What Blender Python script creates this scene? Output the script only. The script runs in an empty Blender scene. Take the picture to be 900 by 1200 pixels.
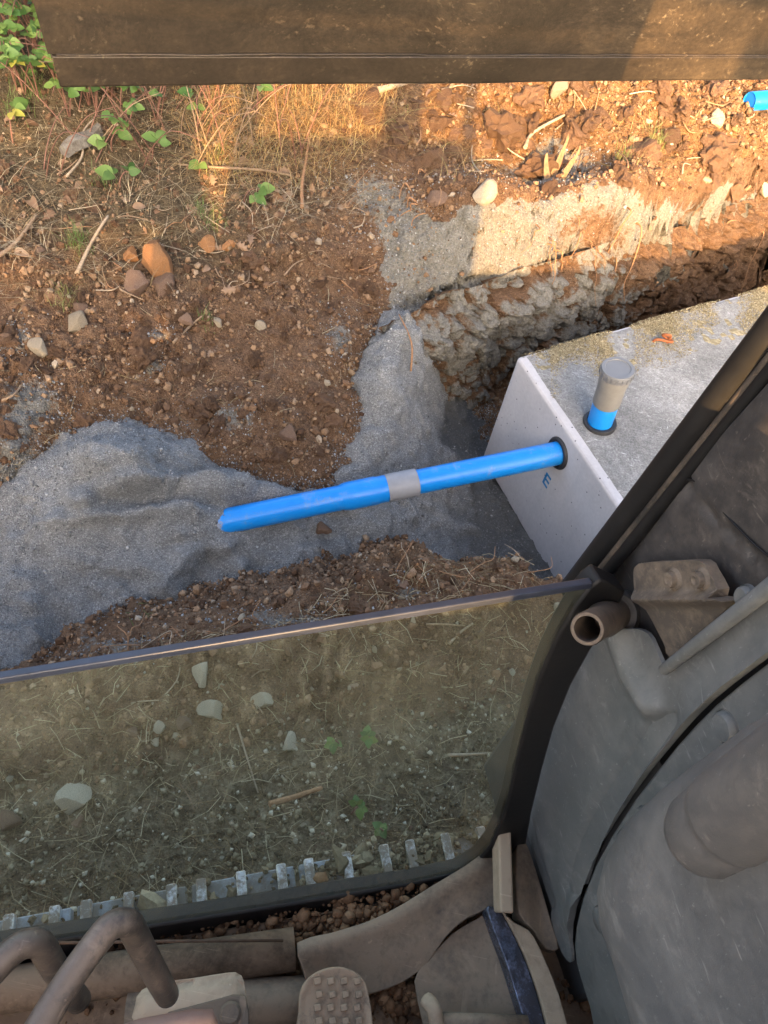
import bpy, bmesh, math, random
import numpy as np
from mathutils import Vector, Matrix, Euler
from mathutils.geometry import delaunay_2d_cdt

random.seed(7); rng = np.random.default_rng(11)
sc = bpy.context.scene
COL = sc.collection
R_ = math.radians

# ------------------------------------------------------------------ camera
CAMH, PITCH, ROLL, FPX = 2.3, R_(52), R_(12), 873.0
_r0 = np.array([1., 0, 0]); _u0 = np.array([0, math.sin(PITCH), math.cos(PITCH)])
CF = np.array([0, math.cos(PITCH), -math.sin(PITCH)])
CR = math.cos(ROLL) * _r0 + math.sin(ROLL) * _u0
CU = -math.sin(ROLL) * _r0 + math.cos(ROLL) * _u0
CPOS = np.array([0, 0, CAMH])
cam_d = bpy.data.cameras.new('camera'); cam = bpy.data.objects.new('camera', cam_d); COL.objects.link(cam)
m = Matrix.Identity(4)
for i in range(3):
    m[i][0], m[i][1], m[i][2], m[i][3] = CR[i], CU[i], -CF[i], CPOS[i]
cam.matrix_world = m
cam_d.sensor_fit = 'VERTICAL'; cam_d.sensor_height = 24.0; cam_d.lens = 24.0 * FPX / 1200.0
cam_d.clip_start = 0.02; cam_d.clip_end = 2000
sc.camera = cam

# ------------------------------------------------------------------ light
SUN_EL = R_(20.0)
SUN_TO = Vector((0.155, -0.988, 0)).normalized() * math.cos(SUN_EL) + Vector((0, 0, math.sin(SUN_EL)))
w = bpy.data.worlds.new('World'); sc.world = w; w.use_nodes = True
nt = w.node_tree; bg = nt.nodes['Background']
sky = nt.nodes.new('ShaderNodeTexSky'); sky.sky_type = 'NISHITA'; sky.sun_disc = False
sky.sun_elevation = SUN_EL; sky.sun_rotation = math.atan2(SUN_TO.x, SUN_TO.y)
sky.air_density = 0.8; sky.dust_density = 6.0; sky.ozone_density = 0.0
nt.links.new(sky.outputs[0], bg.inputs[0]); bg.inputs[1].default_value = 0.15
sd = bpy.data.lights.new('sun', 'SUN'); so = bpy.data.objects.new('sun', sd); COL.objects.link(so)
sd.energy = 2.6; sd.angle = R_(0.5); sd.color = (1.0, 0.58, 0.23)
so.rotation_euler = SUN_TO.to_track_quat('Z', 'Y').to_euler(); so.location = (2, -10, 9)
sc.view_settings.view_transform = 'Standard'; sc.view_settings.look = 'None'
sc.view_settings.gamma = 1.0; sc.view_settings.use_curve_mapping = False
sc.view_settings.exposure = 2.7

# ------------------------------------------------------------------ frames of reference
ALPHA = R_(21)                                   # the cab is turned 21 degrees from the line of sight
CABR = np.array([math.cos(ALPHA), math.sin(ALPHA), 0]); CABF = np.array([-math.sin(ALPHA), math.cos(ALPHA), 0])
UP = np.array([0, 0, 1.])
def cabp(r, f, z): return CABR * r + CABF * f + UP * z
def ray(px, py):
    d = CF * FPX + CR * (px - 450) - CU * (py - 600)
    return d / np.linalg.norm(d)
def at(px, py, z):
    d = ray(px, py); return CPOS + d * ((z - CAMH) / d[2])
AX = {'R': (CABR, CABF, UP, -1.0), 'F': (CABF, CABR, UP, -1.0), 'z': (UP, CABR, CABF, 1.0)}   # normal, two directions, side of the operator
HOODZ = 1.08
def plane_at(px, py, axis, val):
    d = ray(px, py); a = AX[axis][0]
    return CPOS + d * ((val - CPOS @ a) / (d @ a))
def to_px(P):
    V = np.asarray(P) - CPOS; dep = V @ CF
    return 450 + FPX * (V @ CR) / dep, 600 - FPX * (V @ CU) / dep

# ------------------------------------------------------------------ noise (numpy)
def _hash(ix, iy, iz, s):
    h = (ix.astype(np.int64) * 374761393 + iy.astype(np.int64) * 668265263 + iz.astype(np.int64) * 2147483647 + s * 1274126177) & 0xffffffff
    h = ((h ^ (h >> 13)) * 1274126177) & 0xffffffff
    h = ((h ^ (h >> 15)) * 2246822519) & 0xffffffff
    return ((h ^ (h >> 16)) & 0xffffff) / float(0xffffff)
def vnoise(P, scale, s=0):
    Q = P / scale; I = np.floor(Q).astype(np.int64); f = Q - I; u = f * f * f * (f * (f * 6 - 15) + 10)
    o = 0
    for dx in (0, 1):
        for dy in (0, 1):
            for dz in (0, 1):
                wgt = (u[:, 0] if dx else 1 - u[:, 0]) * (u[:, 1] if dy else 1 - u[:, 1]) * (u[:, 2] if dz else 1 - u[:, 2])
                o = o + wgt * _hash(I[:, 0] + dx, I[:, 1] + dy, I[:, 2] + dz, s)
    return o * 2 - 1
def fbm(P, scale, octv, s=0, gain=.5):
    o = 0; a = 1; t = 0
    for k in range(octv):
        o = o + a * vnoise(P + k * 3.17, scale / 2 ** k, s + k); t += a; a *= gain
    return o / t
def worley(P, scale, s=0):
    Q = P / scale; I = np.floor(Q).astype(np.int64)
    d1 = np.full(len(P), 9.); idv = np.zeros(len(P)); d2 = np.full(len(P), 9.)
    for dx in (-1, 0, 1):
        for dy in (-1, 0, 1):
            for dz in (-1, 0, 1):
                a, b, c = I[:, 0] + dx, I[:, 1] + dy, I[:, 2] + dz
                F = np.stack([a + _hash(a, b, c, s), b + _hash(a, b, c, s + 11), c + _hash(a, b, c, s + 23)], 1)
                d = np.sqrt(((F - Q) ** 2).sum(1)); h = _hash(a, b, c, s + 37)
                nearer = d < d1
                d2 = np.where(nearer, d1, np.minimum(d2, d)); idv = np.where(nearer, h, idv); d1 = np.where(nearer, d, d1)
    return d1, d2, idv
def sstep(a, b, x):
    t = np.clip((x - a) / (b - a), 0, 1); return t * t * (3 - 2 * t)

# ------------------------------------------------------------------ mesh and object helpers
def mesh_np(name, V, F, smooth=True):
    """V (n,3); F (m,3|4)"""
    me = bpy.data.meshes.new(name); V = np.asarray(V, np.float32); F = np.asarray(F, np.int32); k = F.shape[1]
    me.vertices.add(len(V)); me.vertices.foreach_set('co', V.ravel())
    me.loops.add(F.size); me.loops.foreach_set('vertex_index', F.ravel())
    me.polygons.add(len(F)); me.polygons.foreach_set('loop_start', np.arange(len(F), dtype=np.int32) * k)
    me.update(calc_edges=True); me.validate()
    me.polygons.foreach_set('use_smooth', np.full(len(me.polygons), smooth))
    return me
def set_attr(me, name, vals):
    a = me.attributes.new(name, 'FLOAT', 'POINT'); a.data.foreach_set('value', np.asarray(vals, np.float32))
def wloc(o):
    p = Vector(o.location)
    while o.parent: o = o.parent; p = p + Vector(o.location)
    return p
def link(name, me, mat=None, parent=None, origin=None):
    """link a mesh given in world coordinates"""
    o = bpy.data.objects.new(name, me); COL.objects.link(o)
    if mat is not None and not me.materials: me.materials.append(mat)
    og = Vector(origin) if origin is not None else (wloc(parent) if parent else Vector((0, 0, 0)))
    if og.length: me.transform(Matrix.Translation(-og))
    if parent:
        o.parent = parent; o.location = og - wloc(parent)
    else: o.location = og
    return o
def tag(o, label=None, cat=None, group=None, kind=None):
    if label: o['label'] = label
    if cat: o['category'] = cat
    if group: o['group'] = group
    if kind: o['kind'] = kind
    return o
def thing(name, label, cat, loc, group=None):
    o = bpy.data.objects.new(name, None); COL.objects.link(o); o.location = tuple(loc); o.empty_display_size = .05
    return tag(o, label, cat, group)
def bm_mesh(name, bm, smooth=True):
    bmesh.ops.recalc_face_normals(bm, faces=bm.faces)
    me = bpy.data.meshes.new(name); bm.to_mesh(me); bm.free()
    for p in me.polygons: p.use_smooth = smooth
    return me
def sharp(o, ang=40):
    me = o.data
    try: me.set_sharp_from_angle(angle=R_(ang))
    except Exception: pass
    return o
def bevel(o, wd, seg=2, ang=35):
    b = o.modifiers.new('bevel', 'BEVEL'); b.width = wd; b.segments = seg; b.limit_method = 'ANGLE'; b.angle_limit = R_(ang)
    return o
def catmull(pts, n=8, closed=False):
    P = [np.asarray(p, float) for p in pts]; out = []; N = len(P)
    rngi = range(N if closed else N - 1)
    for i in rngi:
        if closed: a, b, c, d = P[i - 1], P[i], P[(i + 1) % N], P[(i + 2) % N]
        else: a, b, c, d = P[max(i - 1, 0)], P[i], P[i + 1], P[min(i + 2, N - 1)]
        for k in range(n):
            t = k / n
            out.append(.5 * (2 * b + (c - a) * t + (2 * a - 5 * b + 4 * c - d) * t * t + (3 * b - a - 3 * c + d) * t ** 3))
    if not closed: out.append(P[-1])
    return out
def tube_data(pts, rad, n=8, cap=True, squash=1.0, side=None):
    P = np.array(pts, float); N = len(P); rad = np.broadcast_to(np.asarray(rad, float), (N,))
    T = np.gradient(P, axis=0); T /= np.linalg.norm(T, axis=1)[:, None] + 1e-9
    ref = np.array(side if side is not None else ([0, 0, 1.] if abs(T[0, 2]) < .9 else [1., 0, 0]))
    V = []; F = []
    nrm = ref - T[0] * (ref @ T[0]); nrm /= np.linalg.norm(nrm)
    for i in range(N):
        nrm = nrm - T[i] * (nrm @ T[i]); nrm /= np.linalg.norm(nrm) + 1e-9
        b = np.cross(T[i], nrm)
        for k in range(n):
            a = 2 * math.pi * k / n
            V.append(P[i] + rad[i] * (math.cos(a) * nrm + squash * math.sin(a) * b))
    for i in range(N - 1):
        for k in range(n):
            F.append((i * n + k, i * n + (k + 1) % n, (i + 1) * n + (k + 1) % n, (i + 1) * n + k))
    caps = []
    if cap: caps = [tuple(range(n))[::-1], tuple((N - 1) * n + k for k in range(n))]
    return V, F + caps
def tube(name, pts, rad, mat, parent=None, n=8, cap=True, squash=1.0, side=None, origin=None, smooth=True):
    V, F = tube_data(pts, rad, n, cap, squash, side)
    me = bpy.data.meshes.new(name); me.from_pydata([tuple(v) for v in V], [], F); me.update()
    for p in me.polygons: p.use_smooth = smooth and len(p.vertices) < 5
    if origin is None and parent is None: origin = pts[0]
    return link(name, me, mat, parent, origin)
def lathe(name, base, axis, prof, mat, parent=None, n=40, origin=None):
    """prof: list of (radius, height) along axis from base"""
    ax = np.array(axis, float); ax /= np.linalg.norm(ax)
    ref = np.array([1., 0, 0]) if abs(ax[0]) < .8 else np.array([0, 1., 0])
    u = np.cross(ax, ref); u /= np.linalg.norm(u); v = np.cross(ax, u)
    V = []; F = []
    for r, h in prof:
        for k in range(n):
            a = 2 * math.pi * k / n
            V.append(tuple(np.array(base) + ax * h + r * (math.cos(a) * u + math.sin(a) * v)))
    for i in range(len(prof) - 1):
        for k in range(n):
            F.append((i * n + k, i * n + (k + 1) % n, (i + 1) * n + (k + 1) % n, (i + 1) * n + k))
    if prof[0][0] > 1e-6: F.append(tuple(range(n))[::-1])
    if prof[-1][0] > 1e-6: F.append(tuple((len(prof) - 1) * n + k for k in range(n)))
    me = bpy.data.meshes.new(name); me.from_pydata(V, [], F); me.update()
    bm = bmesh.new(); bm.from_mesh(me); bmesh.ops.remove_doubles(bm, verts=bm.verts, dist=1e-6)
    bmesh.ops.recalc_face_normals(bm, faces=bm.faces); bm.to_mesh(me); bm.free()
    for p in me.polygons: p.use_smooth = len(p.vertices) < 5
    o = link(name, me, mat, parent, origin if origin is not None else (None if parent else base))
    return sharp(o, 40)
def box_data(o, ax, ay, az):
    """corner-less: centre o, half axes"""
    o, ax, ay, az = map(np.asarray, (o, ax, ay, az))
    V = [o + sx * ax + sy * ay + sz * az for sx in (-1, 1) for sy in (-1, 1) for sz in (-1, 1)]
    F = [(0, 1, 3, 2), (4, 6, 7, 5), (0, 4, 5, 1), (2, 3, 7, 6), (0, 2, 6, 4), (1, 5, 7, 3)]
    return [tuple(v) for v in V], F
def boxes(name, lst, mat, parent=None, bev=0.0, origin=None, seg=2):
    V = []; F = []
    for b in lst:
        v, f = box_data(*b); F += [tuple(i + len(V) for i in q) for q in f]; V += v
    me = bpy.data.meshes.new(name); me.from_pydata(V, [], F)
    bm = bmesh.new(); bm.from_mesh(me); bmesh.ops.recalc_face_normals(bm, faces=bm.faces); bm.to_mesh(me); bm.free()
    o = link(name, me, mat, parent, origin)
    if bev: bevel(o, bev, seg)
    return o
def sheet(name, poly, axis, val, mat, parent, relief=None, thick=.012, step=.012, smooth_n=4, bev=0.003, local_pts=None):
    """a formed panel: its outline lies on a cab plane (axis = val), its face carries relief towards the operator, and it has a thickness"""
    a, u, v, s = AX[axis]
    pts = [plane_at(x, y, axis, val) for x, y in poly] if local_pts is None else [a * val + u * p[0] + v * p[1] for p in local_pts]
    q = [np.array([p @ u, p @ v]) for p in pts]
    if smooth_n > 1: q = catmull(q, smooth_n, True)
    n = len(q); co = [Vector(p) for p in q]
    Q = np.array(q); lo = Q.min(0); hi = Q.max(0)
    gx, gy = np.meshgrid(np.arange(lo[0], hi[0], step), np.arange(lo[1], hi[1], step)); G = np.stack([gx.ravel(), gy.ravel()], 1)
    G = G + rng.uniform(-.15, .15, G.shape) * step
    ins = np.zeros(len(G), bool); mind = np.full(len(G), 9.)
    for i in range(n):
        p, r = Q[i], Q[(i + 1) % n]
        c = ((p[1] > G[:, 1]) != (r[1] > G[:, 1]))
        ins ^= c & (G[:, 0] < (r[0] - p[0]) * (G[:, 1] - p[1]) / (r[1] - p[1] + 1e-12) + p[0])
        e = r - p; t = np.clip(((G - p) @ e) / (e @ e + 1e-12), 0, 1); mind = np.minimum(mind, np.linalg.norm(G - p - t[:, None] * e, axis=1))
    G = G[ins & (mind > step * .4)]
    co += [Vector(g) for g in G]
    res = delaunay_2d_cdt(co, [], [list(range(n))], 1, 1e-6)
    vv, ff = res[0], res[2]
    W = np.array([[p.x, p.y] for p in vv])
    base = a * val
    B3 = base + W[:, :1] * u + W[:, 1:] * v
    X, Y = to_px(B3)
    h = relief(X, Y, W) if relief is not None else np.zeros(len(W))
    top = B3 + (a * s) * h[:, None]
    # boundary loops
    from collections import Counter
    cnt = Counter()
    for f in ff:
        for i in range(len(f)): cnt[(f[i], f[(i + 1) % len(f)])] += 1
    bnd = [e for e in cnt if (e[1], e[0]) not in cnt]
    N = len(W); low = B3 - (a * s) * thick
    V = np.vstack([top, low]); F = [tuple(f) for f in ff] + [(e[1], e[0], e[0] + N, e[1] + N) for e in bnd] + [tuple(i + N for i in f[::-1]) for f in ff]
    me = bpy.data.meshes.new(name); me.from_pydata([tuple(p) for p in V], [], F)
    bm = bmesh.new(); bm.from_mesh(me); bmesh.ops.recalc_face_normals(bm, faces=bm.faces); bm.to_mesh(me); bm.free()
    for p in me.polygons: p.use_smooth = True
    o = link(name, me, mat, parent)
    sharp(o, 50)
    if bev: bevel(o, bev, 2, 50)
    return o
def polydist(X, Y, line):
    """distance in picture units to a polyline, and side"""
    d = np.full(X.shape, 1e9)
    for (x0, y0), (x1, y1) in zip(line[:-1], line[1:]):
        ex, ey = x1 - x0, y1 - y0; t = np.clip(((X - x0) * ex + (Y - y0) * ey) / (ex * ex + ey * ey), 0, 1)
        d = np.minimum(d, np.hypot(X - x0 - t * ex, Y - y0 - t * ey))
    return d
def rep_group(src, loc, rot=None, scale=None, label=None, name=None):
    c = src.copy(); COL.objects.link(c); c.location = loc
    if rot is not None: c.rotation_euler = rot
    if scale is not None: c.scale = scale
    if label: c['label'] = label
    for ch in src.children:
        d = ch.copy(); COL.objects.link(d); d.parent = c
        for g in ch.children:
            e = g.copy(); COL.objects.link(e); e.parent = d
    return c

# ------------------------------------------------------------------ materials
class NB:
    def __init__(s, name):
        s.m = bpy.data.materials.new(name); s.m.use_nodes = True; s.t = s.m.node_tree
        s.p = s.t.nodes['Principled BSDF']; s.out = s.t.nodes['Material Output']
        s.tc = s.t.nodes.new('ShaderNodeTexCoord'); s.geo = None
    def n(s, typ, ins=None, **kw):
        k = s.t.nodes.new(typ)
        for a, b in kw.items(): setattr(k, a, b)
        for a, b in (ins or {}).items(): s.set(k.inputs[a], b)
        return k
    def set(s, sock, v):
        if isinstance(v, bpy.types.NodeSocket): s.t.links.new(v, sock)
        elif isinstance(v, (tuple, list)) and len(v) == 3 and sock.type == 'RGBA': sock.default_value = (*v, 1)
        else: sock.default_value = v
    def obj(s): return s.tc.outputs['Object']
    def pos(s):
        if s.geo is None: s.geo = s.n('ShaderNodeNewGeometry')
        return s.geo.outputs['Position']
    def scaled(s, vec, sc_, rot=(0, 0, 0)):
        k = s.n('ShaderNodeMapping', {'Vector': vec}); k.inputs['Scale'].default_value = sc_; k.inputs['Rotation'].default_value = rot; return k.outputs[0]
    def noise(s, vec, scale, detail=6, rough=.6, dist=0):
        k = s.n('ShaderNodeTexNoise', {'Vector': vec, 'Scale': scale, 'Detail': detail, 'Roughness': rough, 'Distortion': dist}); return k.outputs['Fac']
    def vor(s, vec, scale, feat='F1', out='Distance'):
        k = s.n('ShaderNodeTexVoronoi', {'Vector': vec, 'Scale': scale}, feature=feat); return k.outputs[out]
    def ramp(s, fac, stops, mode='LINEAR'):
        k = s.n('ShaderNodeValToRGB', {'Fac': fac}); r = k.color_ramp; r.interpolation = mode
        while len(r.elements) < len(stops): r.elements.new(.5)
        for e, (p, c) in zip(r.elements, stops):
            e.position = p; e.color = (*c, 1) if isinstance(c, (tuple, list)) else (c, c, c, 1)
        return k.outputs['Color']
    def mix(s, fac, a, b, mode='MIX'):
        k = s.n('ShaderNodeMix', data_type='RGBA', blend_type=mode)
        s.set(k.inputs[0], fac); s.set(k.inputs[6], a); s.set(k.inputs[7], b); return k.outputs[2]
    def math(s, op, a, b=0.0, clamp=False):
        k = s.n('ShaderNodeMath', operation=op, use_clamp=clamp); s.set(k.inputs[0], a); s.set(k.inputs[1], b); return k.outputs[0]
    def attr(s, name):
        return s.n('ShaderNodeAttribute', attribute_name=name).outputs['Fac']
    def bump(s, h, strength, dist, prev=None):
        k = s.n('ShaderNodeBump', {'Height': h, 'Strength': strength, 'Distance': dist})
        if prev is not None: s.set(k.inputs['Normal'], prev)
        return k.outputs[0]
    def rnd(s): return s.n('ShaderNodeObjectInfo').outputs['Random']
    def fin(s, col=None, rough=None, normal=None, metal=None, spec=None):
        if col is not None: s.set(s.p.inputs['Base Color'], col)
        if rough is not None: s.set(s.p.inputs['Roughness'], rough)
        if normal is not None: s.set(s.p.inputs['Normal'], normal)
        if metal is not None: s.set(s.p.inputs['Metallic'], metal)
        if spec is not None: s.set(s.p.inputs['Specular IOR Level'], spec)
        return s.m

def soil_material():
    b = NB('soil'); v = b.pos()
    n1 = b.noise(v, 6, 8, .65); n2 = b.noise(v, 38, 6, .7); n3 = b.noise(v, 150, 3, .6)
    col = b.ramp(n1, [(.3, (.10, .057, .033)), (.5, (.18, .105, .06)), (.7, (.26, .165, .10))])
    col = b.mix(.55, col, b.ramp(n2, [(.3, (.055, .032, .019)), (.55, (.175, .105, .063)), (.75, (.31, .21, .135))]))
    sunglow_redearth = b.ramp(n2, [(.3, (.085, .042, .018)), (.5, (.20, .105, .045)), (.72, (.33, .195, .09))])  # low sun's orange painted into far bank soil; near ridge simply redder
    col = b.mix(b.math('MULTIPLY', b.attr('sunglow_redearth'), .8), col, sunglow_redearth)
    mic = b.noise(v, 210, 4, .75)
    col = b.mix(.75, col, b.ramp(mic, [(.32, .45), (.5, 1.0), (.68, 1.6)]), 'MULTIPLY')
    # litter-dark turf on the far left and trodden ground
    col = b.mix(b.math('MULTIPLY', b.attr('turf'), .75), col, b.ramp(n2, [(.3, (.035, .03, .018)), (.6, (.10, .085, .05)), (.8, (.17, .15, .09))]))
    col = b.mix(b.math('MULTIPLY', b.attr('trod'), .85), col, b.ramp(b.noise(v, 22, 8, .75), [(.32, (.055, .042, .026)), (.5, (.17, .135, .085)), (.68, (.38, .32, .22))]))
    # clinging crushed stone dust
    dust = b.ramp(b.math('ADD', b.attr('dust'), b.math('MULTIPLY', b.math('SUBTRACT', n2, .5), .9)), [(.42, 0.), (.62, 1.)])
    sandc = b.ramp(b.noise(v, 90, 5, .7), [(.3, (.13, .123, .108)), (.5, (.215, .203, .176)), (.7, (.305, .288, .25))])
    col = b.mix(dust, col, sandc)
    # bright grit
    g = b.vor(v, 95, out='Color'); gd = b.vor(v, 95)
    sp = b.math('MULTIPLY', b.math('GREATER_THAN', b.n('ShaderNodeSeparateColor', {'Color': g}).outputs[0], .86), b.math('LESS_THAN', gd, .32))
    col = b.mix(b.math('MULTIPLY', sp, .5), col, (.30, .235, .17))
    hb = b.math('ADD', b.math('MULTIPLY', n2, 1.0), b.math('MULTIPLY', n3, .45))
    nrm = b.bump(hb, 1.0, .030)
    nrm = b.bump(b.vor(v, 120), .35, .008, nrm)
    return b.fin(col, .95, nrm, spec=.15)
def gravel_material():
    b = NB('crushed_stone'); v = b.pos()
    n1 = b.noise(v, 5, 6, .6); c = b.vor(v, 240, out='Color'); d = b.vor(v, 240)
    sep = b.n('ShaderNodeSeparateColor', {'Color': c}).outputs[0]
    col = b.ramp(sep, [(0., (.12, .12, .118)), (.45, (.22, .22, .214)), (.8, (.33, .328, .318)), (.97, (.57, .565, .545))])
    col = b.mix(.5, col, b.ramp(n1, [(.3, (.18, .18, .176)), (.7, (.30, .298, .29))]))
    col = b.mix(b.math('MULTIPLY', b.attr('dark_tone'), .75), col, (.085, .085, .083))
    col = b.mix(b.math('MULTIPLY', b.ramp(b.math('ADD', b.attr('soily'), b.math('MULTIPLY', b.math('SUBTRACT', b.noise(v, 30, 6, .7), .5), .9)), [(.45, 0.), (.7, 1.)]), .8), col, (.13, .085, .055))
    nrm = b.bump(d, .9, .009); nrm = b.bump(b.noise(v, 60, 5, .7), .5, .012, nrm)
    return b.fin(col, .9, nrm, spec=.2)
def stone_material(name, stops, bump=.6, scale=1.0):
    b = NB(name); v = b.obj()
    r = b.rnd()
    vv = b.n('ShaderNodeVectorMath', {0: v}, operation='ADD'); b.set(vv.inputs[1], b.n('ShaderNodeCombineXYZ', {0: b.math('MULTIPLY', r, 17.), 1: b.math('MULTIPLY', r, 5.)}).outputs[0]); v = vv.outputs[0]
    n = b.noise(v, 22 * scale, 7, .68); n2 = b.noise(v, 110 * scale, 4, .7)
    col = b.ramp(b.math('ADD', b.math('MULTIPLY', n, .65), b.math('MULTIPLY', n2, .35)), stops)
    col = b.mix(1.0, col, b.ramp(r, [(0, .7), (1, 1.25)]), 'MULTIPLY')
    nrm = b.bump(n, bump, .02); nrm = b.bump(n2, bump * .7, .005, nrm)
    return b.fin(col, .9, nrm, spec=.2)
def tint_material(name, stops, rough=.9, sss=False):
    """loose bits: each bit has a stored tint"""
    b = NB(name); col = b.ramp(b.attr('tint'), stops); n = b.noise(b.pos(), 160, 3, .6)
    col = b.mix(.35, col, b.ramp(n, [(.35, .45), (.65, 1.2)]), 'MULTIPLY')
    return b.fin(col, rough, b.bump(n, .5, .004), spec=.15)
def plain(name, col, rough=.6, metal=0., nscale=40, var=.3, bump=.1, bdist=.002, spec=.4):
    b = NB(name); v = b.obj(); n = b.noise(v, nscale, 6, .65)
    c = b.mix(1.0, col, b.ramp(n, [(.25, 1 - var), (.75, 1 + var)]), 'MULTIPLY')
    return b.fin(c, rough, b.bump(n, bump, bdist), metal, spec)
def dusty(name, base, dust, amount=.5, rough=.55, nscale=9, scratches=True, metal=0., bump=.15, spec=.4, world=False):
    """worn plastic or steel under dry dust, with scuffs"""
    b = NB(name); v = b.pos() if world else b.obj()
    n = b.noise(v, nscale, 8, .7, .4); n2 = b.noise(v, nscale * 9, 5, .7)
    up = b.n('ShaderNodeSeparateXYZ', {'Vector': b.n('ShaderNodeNewGeometry').outputs['Normal']}).outputs[2]
    f = b.math('ADD', b.math('ADD', n, b.math('MULTIPLY', b.math('SUBTRACT', n2, .5), .45)), b.math('MULTIPLY', up, .12))
    fac = b.math('MULTIPLY', b.ramp(f, [(.40, 0.), (.64, 1.)]), amount)
    col = b.mix(fac, base, dust)
    if scratches:
        s1 = b.noise(b.scaled(v, (3, 140, 60), (.4, .7, .3)), 2.2, 3, .55)
        col = b.mix(b.math('MULTIPLY', b.ramp(s1, [(.66, 0.), (.72, 1.)]), .28), col, tuple(min(1, x * 1.7) for x in dust))
        s3 = b.noise(b.scaled(v, (50, 6, 110), (1.1, .2, .5)), 1.7, 3, .55); zone = b.ramp(b.noise(v, 11, 4, .6), [(.48, 0.), (.62, 1.)])
        col = b.mix(b.math('MULTIPLY', b.math('MULTIPLY', b.ramp(s3, [(.63, 0.), (.69, 1.)]), zone), .45), col, tuple(min(1, x * 1.6) for x in dust))
        blot = b.noise(v, 26, 7, .75, .5)
        col = b.mix(b.math('MULTIPLY', b.ramp(blot, [(.56, 0.), (.66, 1.)]), .22), col, tuple(x * 1.45 for x in dust))
        col = b.mix(b.math('MULTIPLY', b.ramp(blot, [(.34, 1.), (.44, 0.)]), .25), col, tuple(x * .35 for x in base))
        gr = b.noise(v, 900, 2, .5)
    rg = b.math('ADD', b.math('MULTIPLY', fac, .35), rough, True)
    nb = b.bump(n2, bump, .002)
    if scratches: nb = b.bump(gr, .25, .0006, nb)
    return b.fin(col, rg, nb, metal, spec)
def glass_material():
    b = NB('dirty_glass'); v = b.obj(); t = b.t
    n = b.noise(v, 5, 7, .7, .6); n2 = b.noise(v, 120, 4, .7)
    st = b.noise(b.scaled(v, (85, 85, 3.0)), 1.0, 5, .6, .3)
    smear = b.noise(b.scaled(v, (6, 60, 14), (.3, .2, 1.1)), 1.2, 5, .6, .4)
    sep = b.n('ShaderNodeSeparateXYZ', {'Vector': v}).outputs[2]
    edge = b.attr('edge')
    f = b.math('ADD', b.math('MULTIPLY', b.ramp(n, [(.38, 0.), (.72, 1.)]), .30), b.math('MULTIPLY', b.ramp(st, [(.5, 0.), (.72, 1.)]), .26))
    f = b.math('ADD', f, b.math('MULTIPLY', b.ramp(smear, [(.56, 0.), (.72, 1.)]), .14))
    f = b.math('ADD', f, b.math('MULTIPLY', b.math('GREATER_THAN', n2, .66), .18))
    f = b.math('ADD', f, b.math('MULTIPLY', edge, b.ramp(n, [(.3, .25), (.7, .75)])))
    f = b.math('MULTIPLY', b.math('ADD', f, .05, True), .17)
    dif = b.n('ShaderNodeBsdfDiffuse', {'Color': b.mix(edge, (.49, .51, .42), (.42, .33, .20))})
    tr = b.n('ShaderNodeBsdfTransparent', {'Color': (.945, .98, .915)})
    gl = b.n('ShaderNodeBsdfGlossy', {'Color': (1, 1, 1), 'Roughness': .06})
    fr = b.n('ShaderNodeFresnel', {'IOR': 1.45})
    m1 = b.n('ShaderNodeMixShader', {0: f}); t.links.new(tr.outputs[0], m1.inputs[1]); t.links.new(dif.outputs[0], m1.inputs[2])
    m2 = b.n('ShaderNodeMixShader', {0: b.math('MULTIPLY', b.math('MULTIPLY', fr.outputs[0], .7), b.math('SUBTRACT', 1.0, b.n('ShaderNodeNewGeometry').outputs['Backfacing']))}); t.links.new(m1.outputs[0], m2.inputs[1]); t.links.new(gl.outputs[0], m2.inputs[2])
    t.links.new(m2.outputs[0], b.out.inputs['Surface'])
    return b.m
def concrete_side():
    b = NB('smooth_concrete'); v = b.obj()
    n = b.noise(v, 3, 6, .6); n2 = b.noise(v, 60, 5, .6)
    col = b.ramp(n, [(.3, (.37, .352, .355)), (.7, (.48, .455, .455))])
    col = b.mix(.25, col, b.ramp(n2, [(.3, (.33, .315, .315)), (.7, (.53, .51, .505))]))
    st = b.noise(b.scaled(v, (14, 14, .8)), 1.4, 5, .6, .3)
    col = b.mix(b.math('MULTIPLY', b.ramp(st, [(.52, 0.), (.75, 1.)]), .3), col, (.33, .33, .34))
    pit = b.vor(v, 26); pc = b.n('ShaderNodeSeparateColor', {'Color': b.vor(v, 26, out='Color')}).outputs[1]
    hole = b.math('MULTIPLY', b.math('LESS_THAN', pit, .10), b.math('GREATER_THAN', pc, .4))
    col = b.mix(hole, col, (.10, .10, .11))
    h = b.math('SUBTRACT', b.math('MULTIPLY', n2, .3), hole)
    return b.fin(col, .75, b.bump(h, .35, .003), spec=.3)
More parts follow.
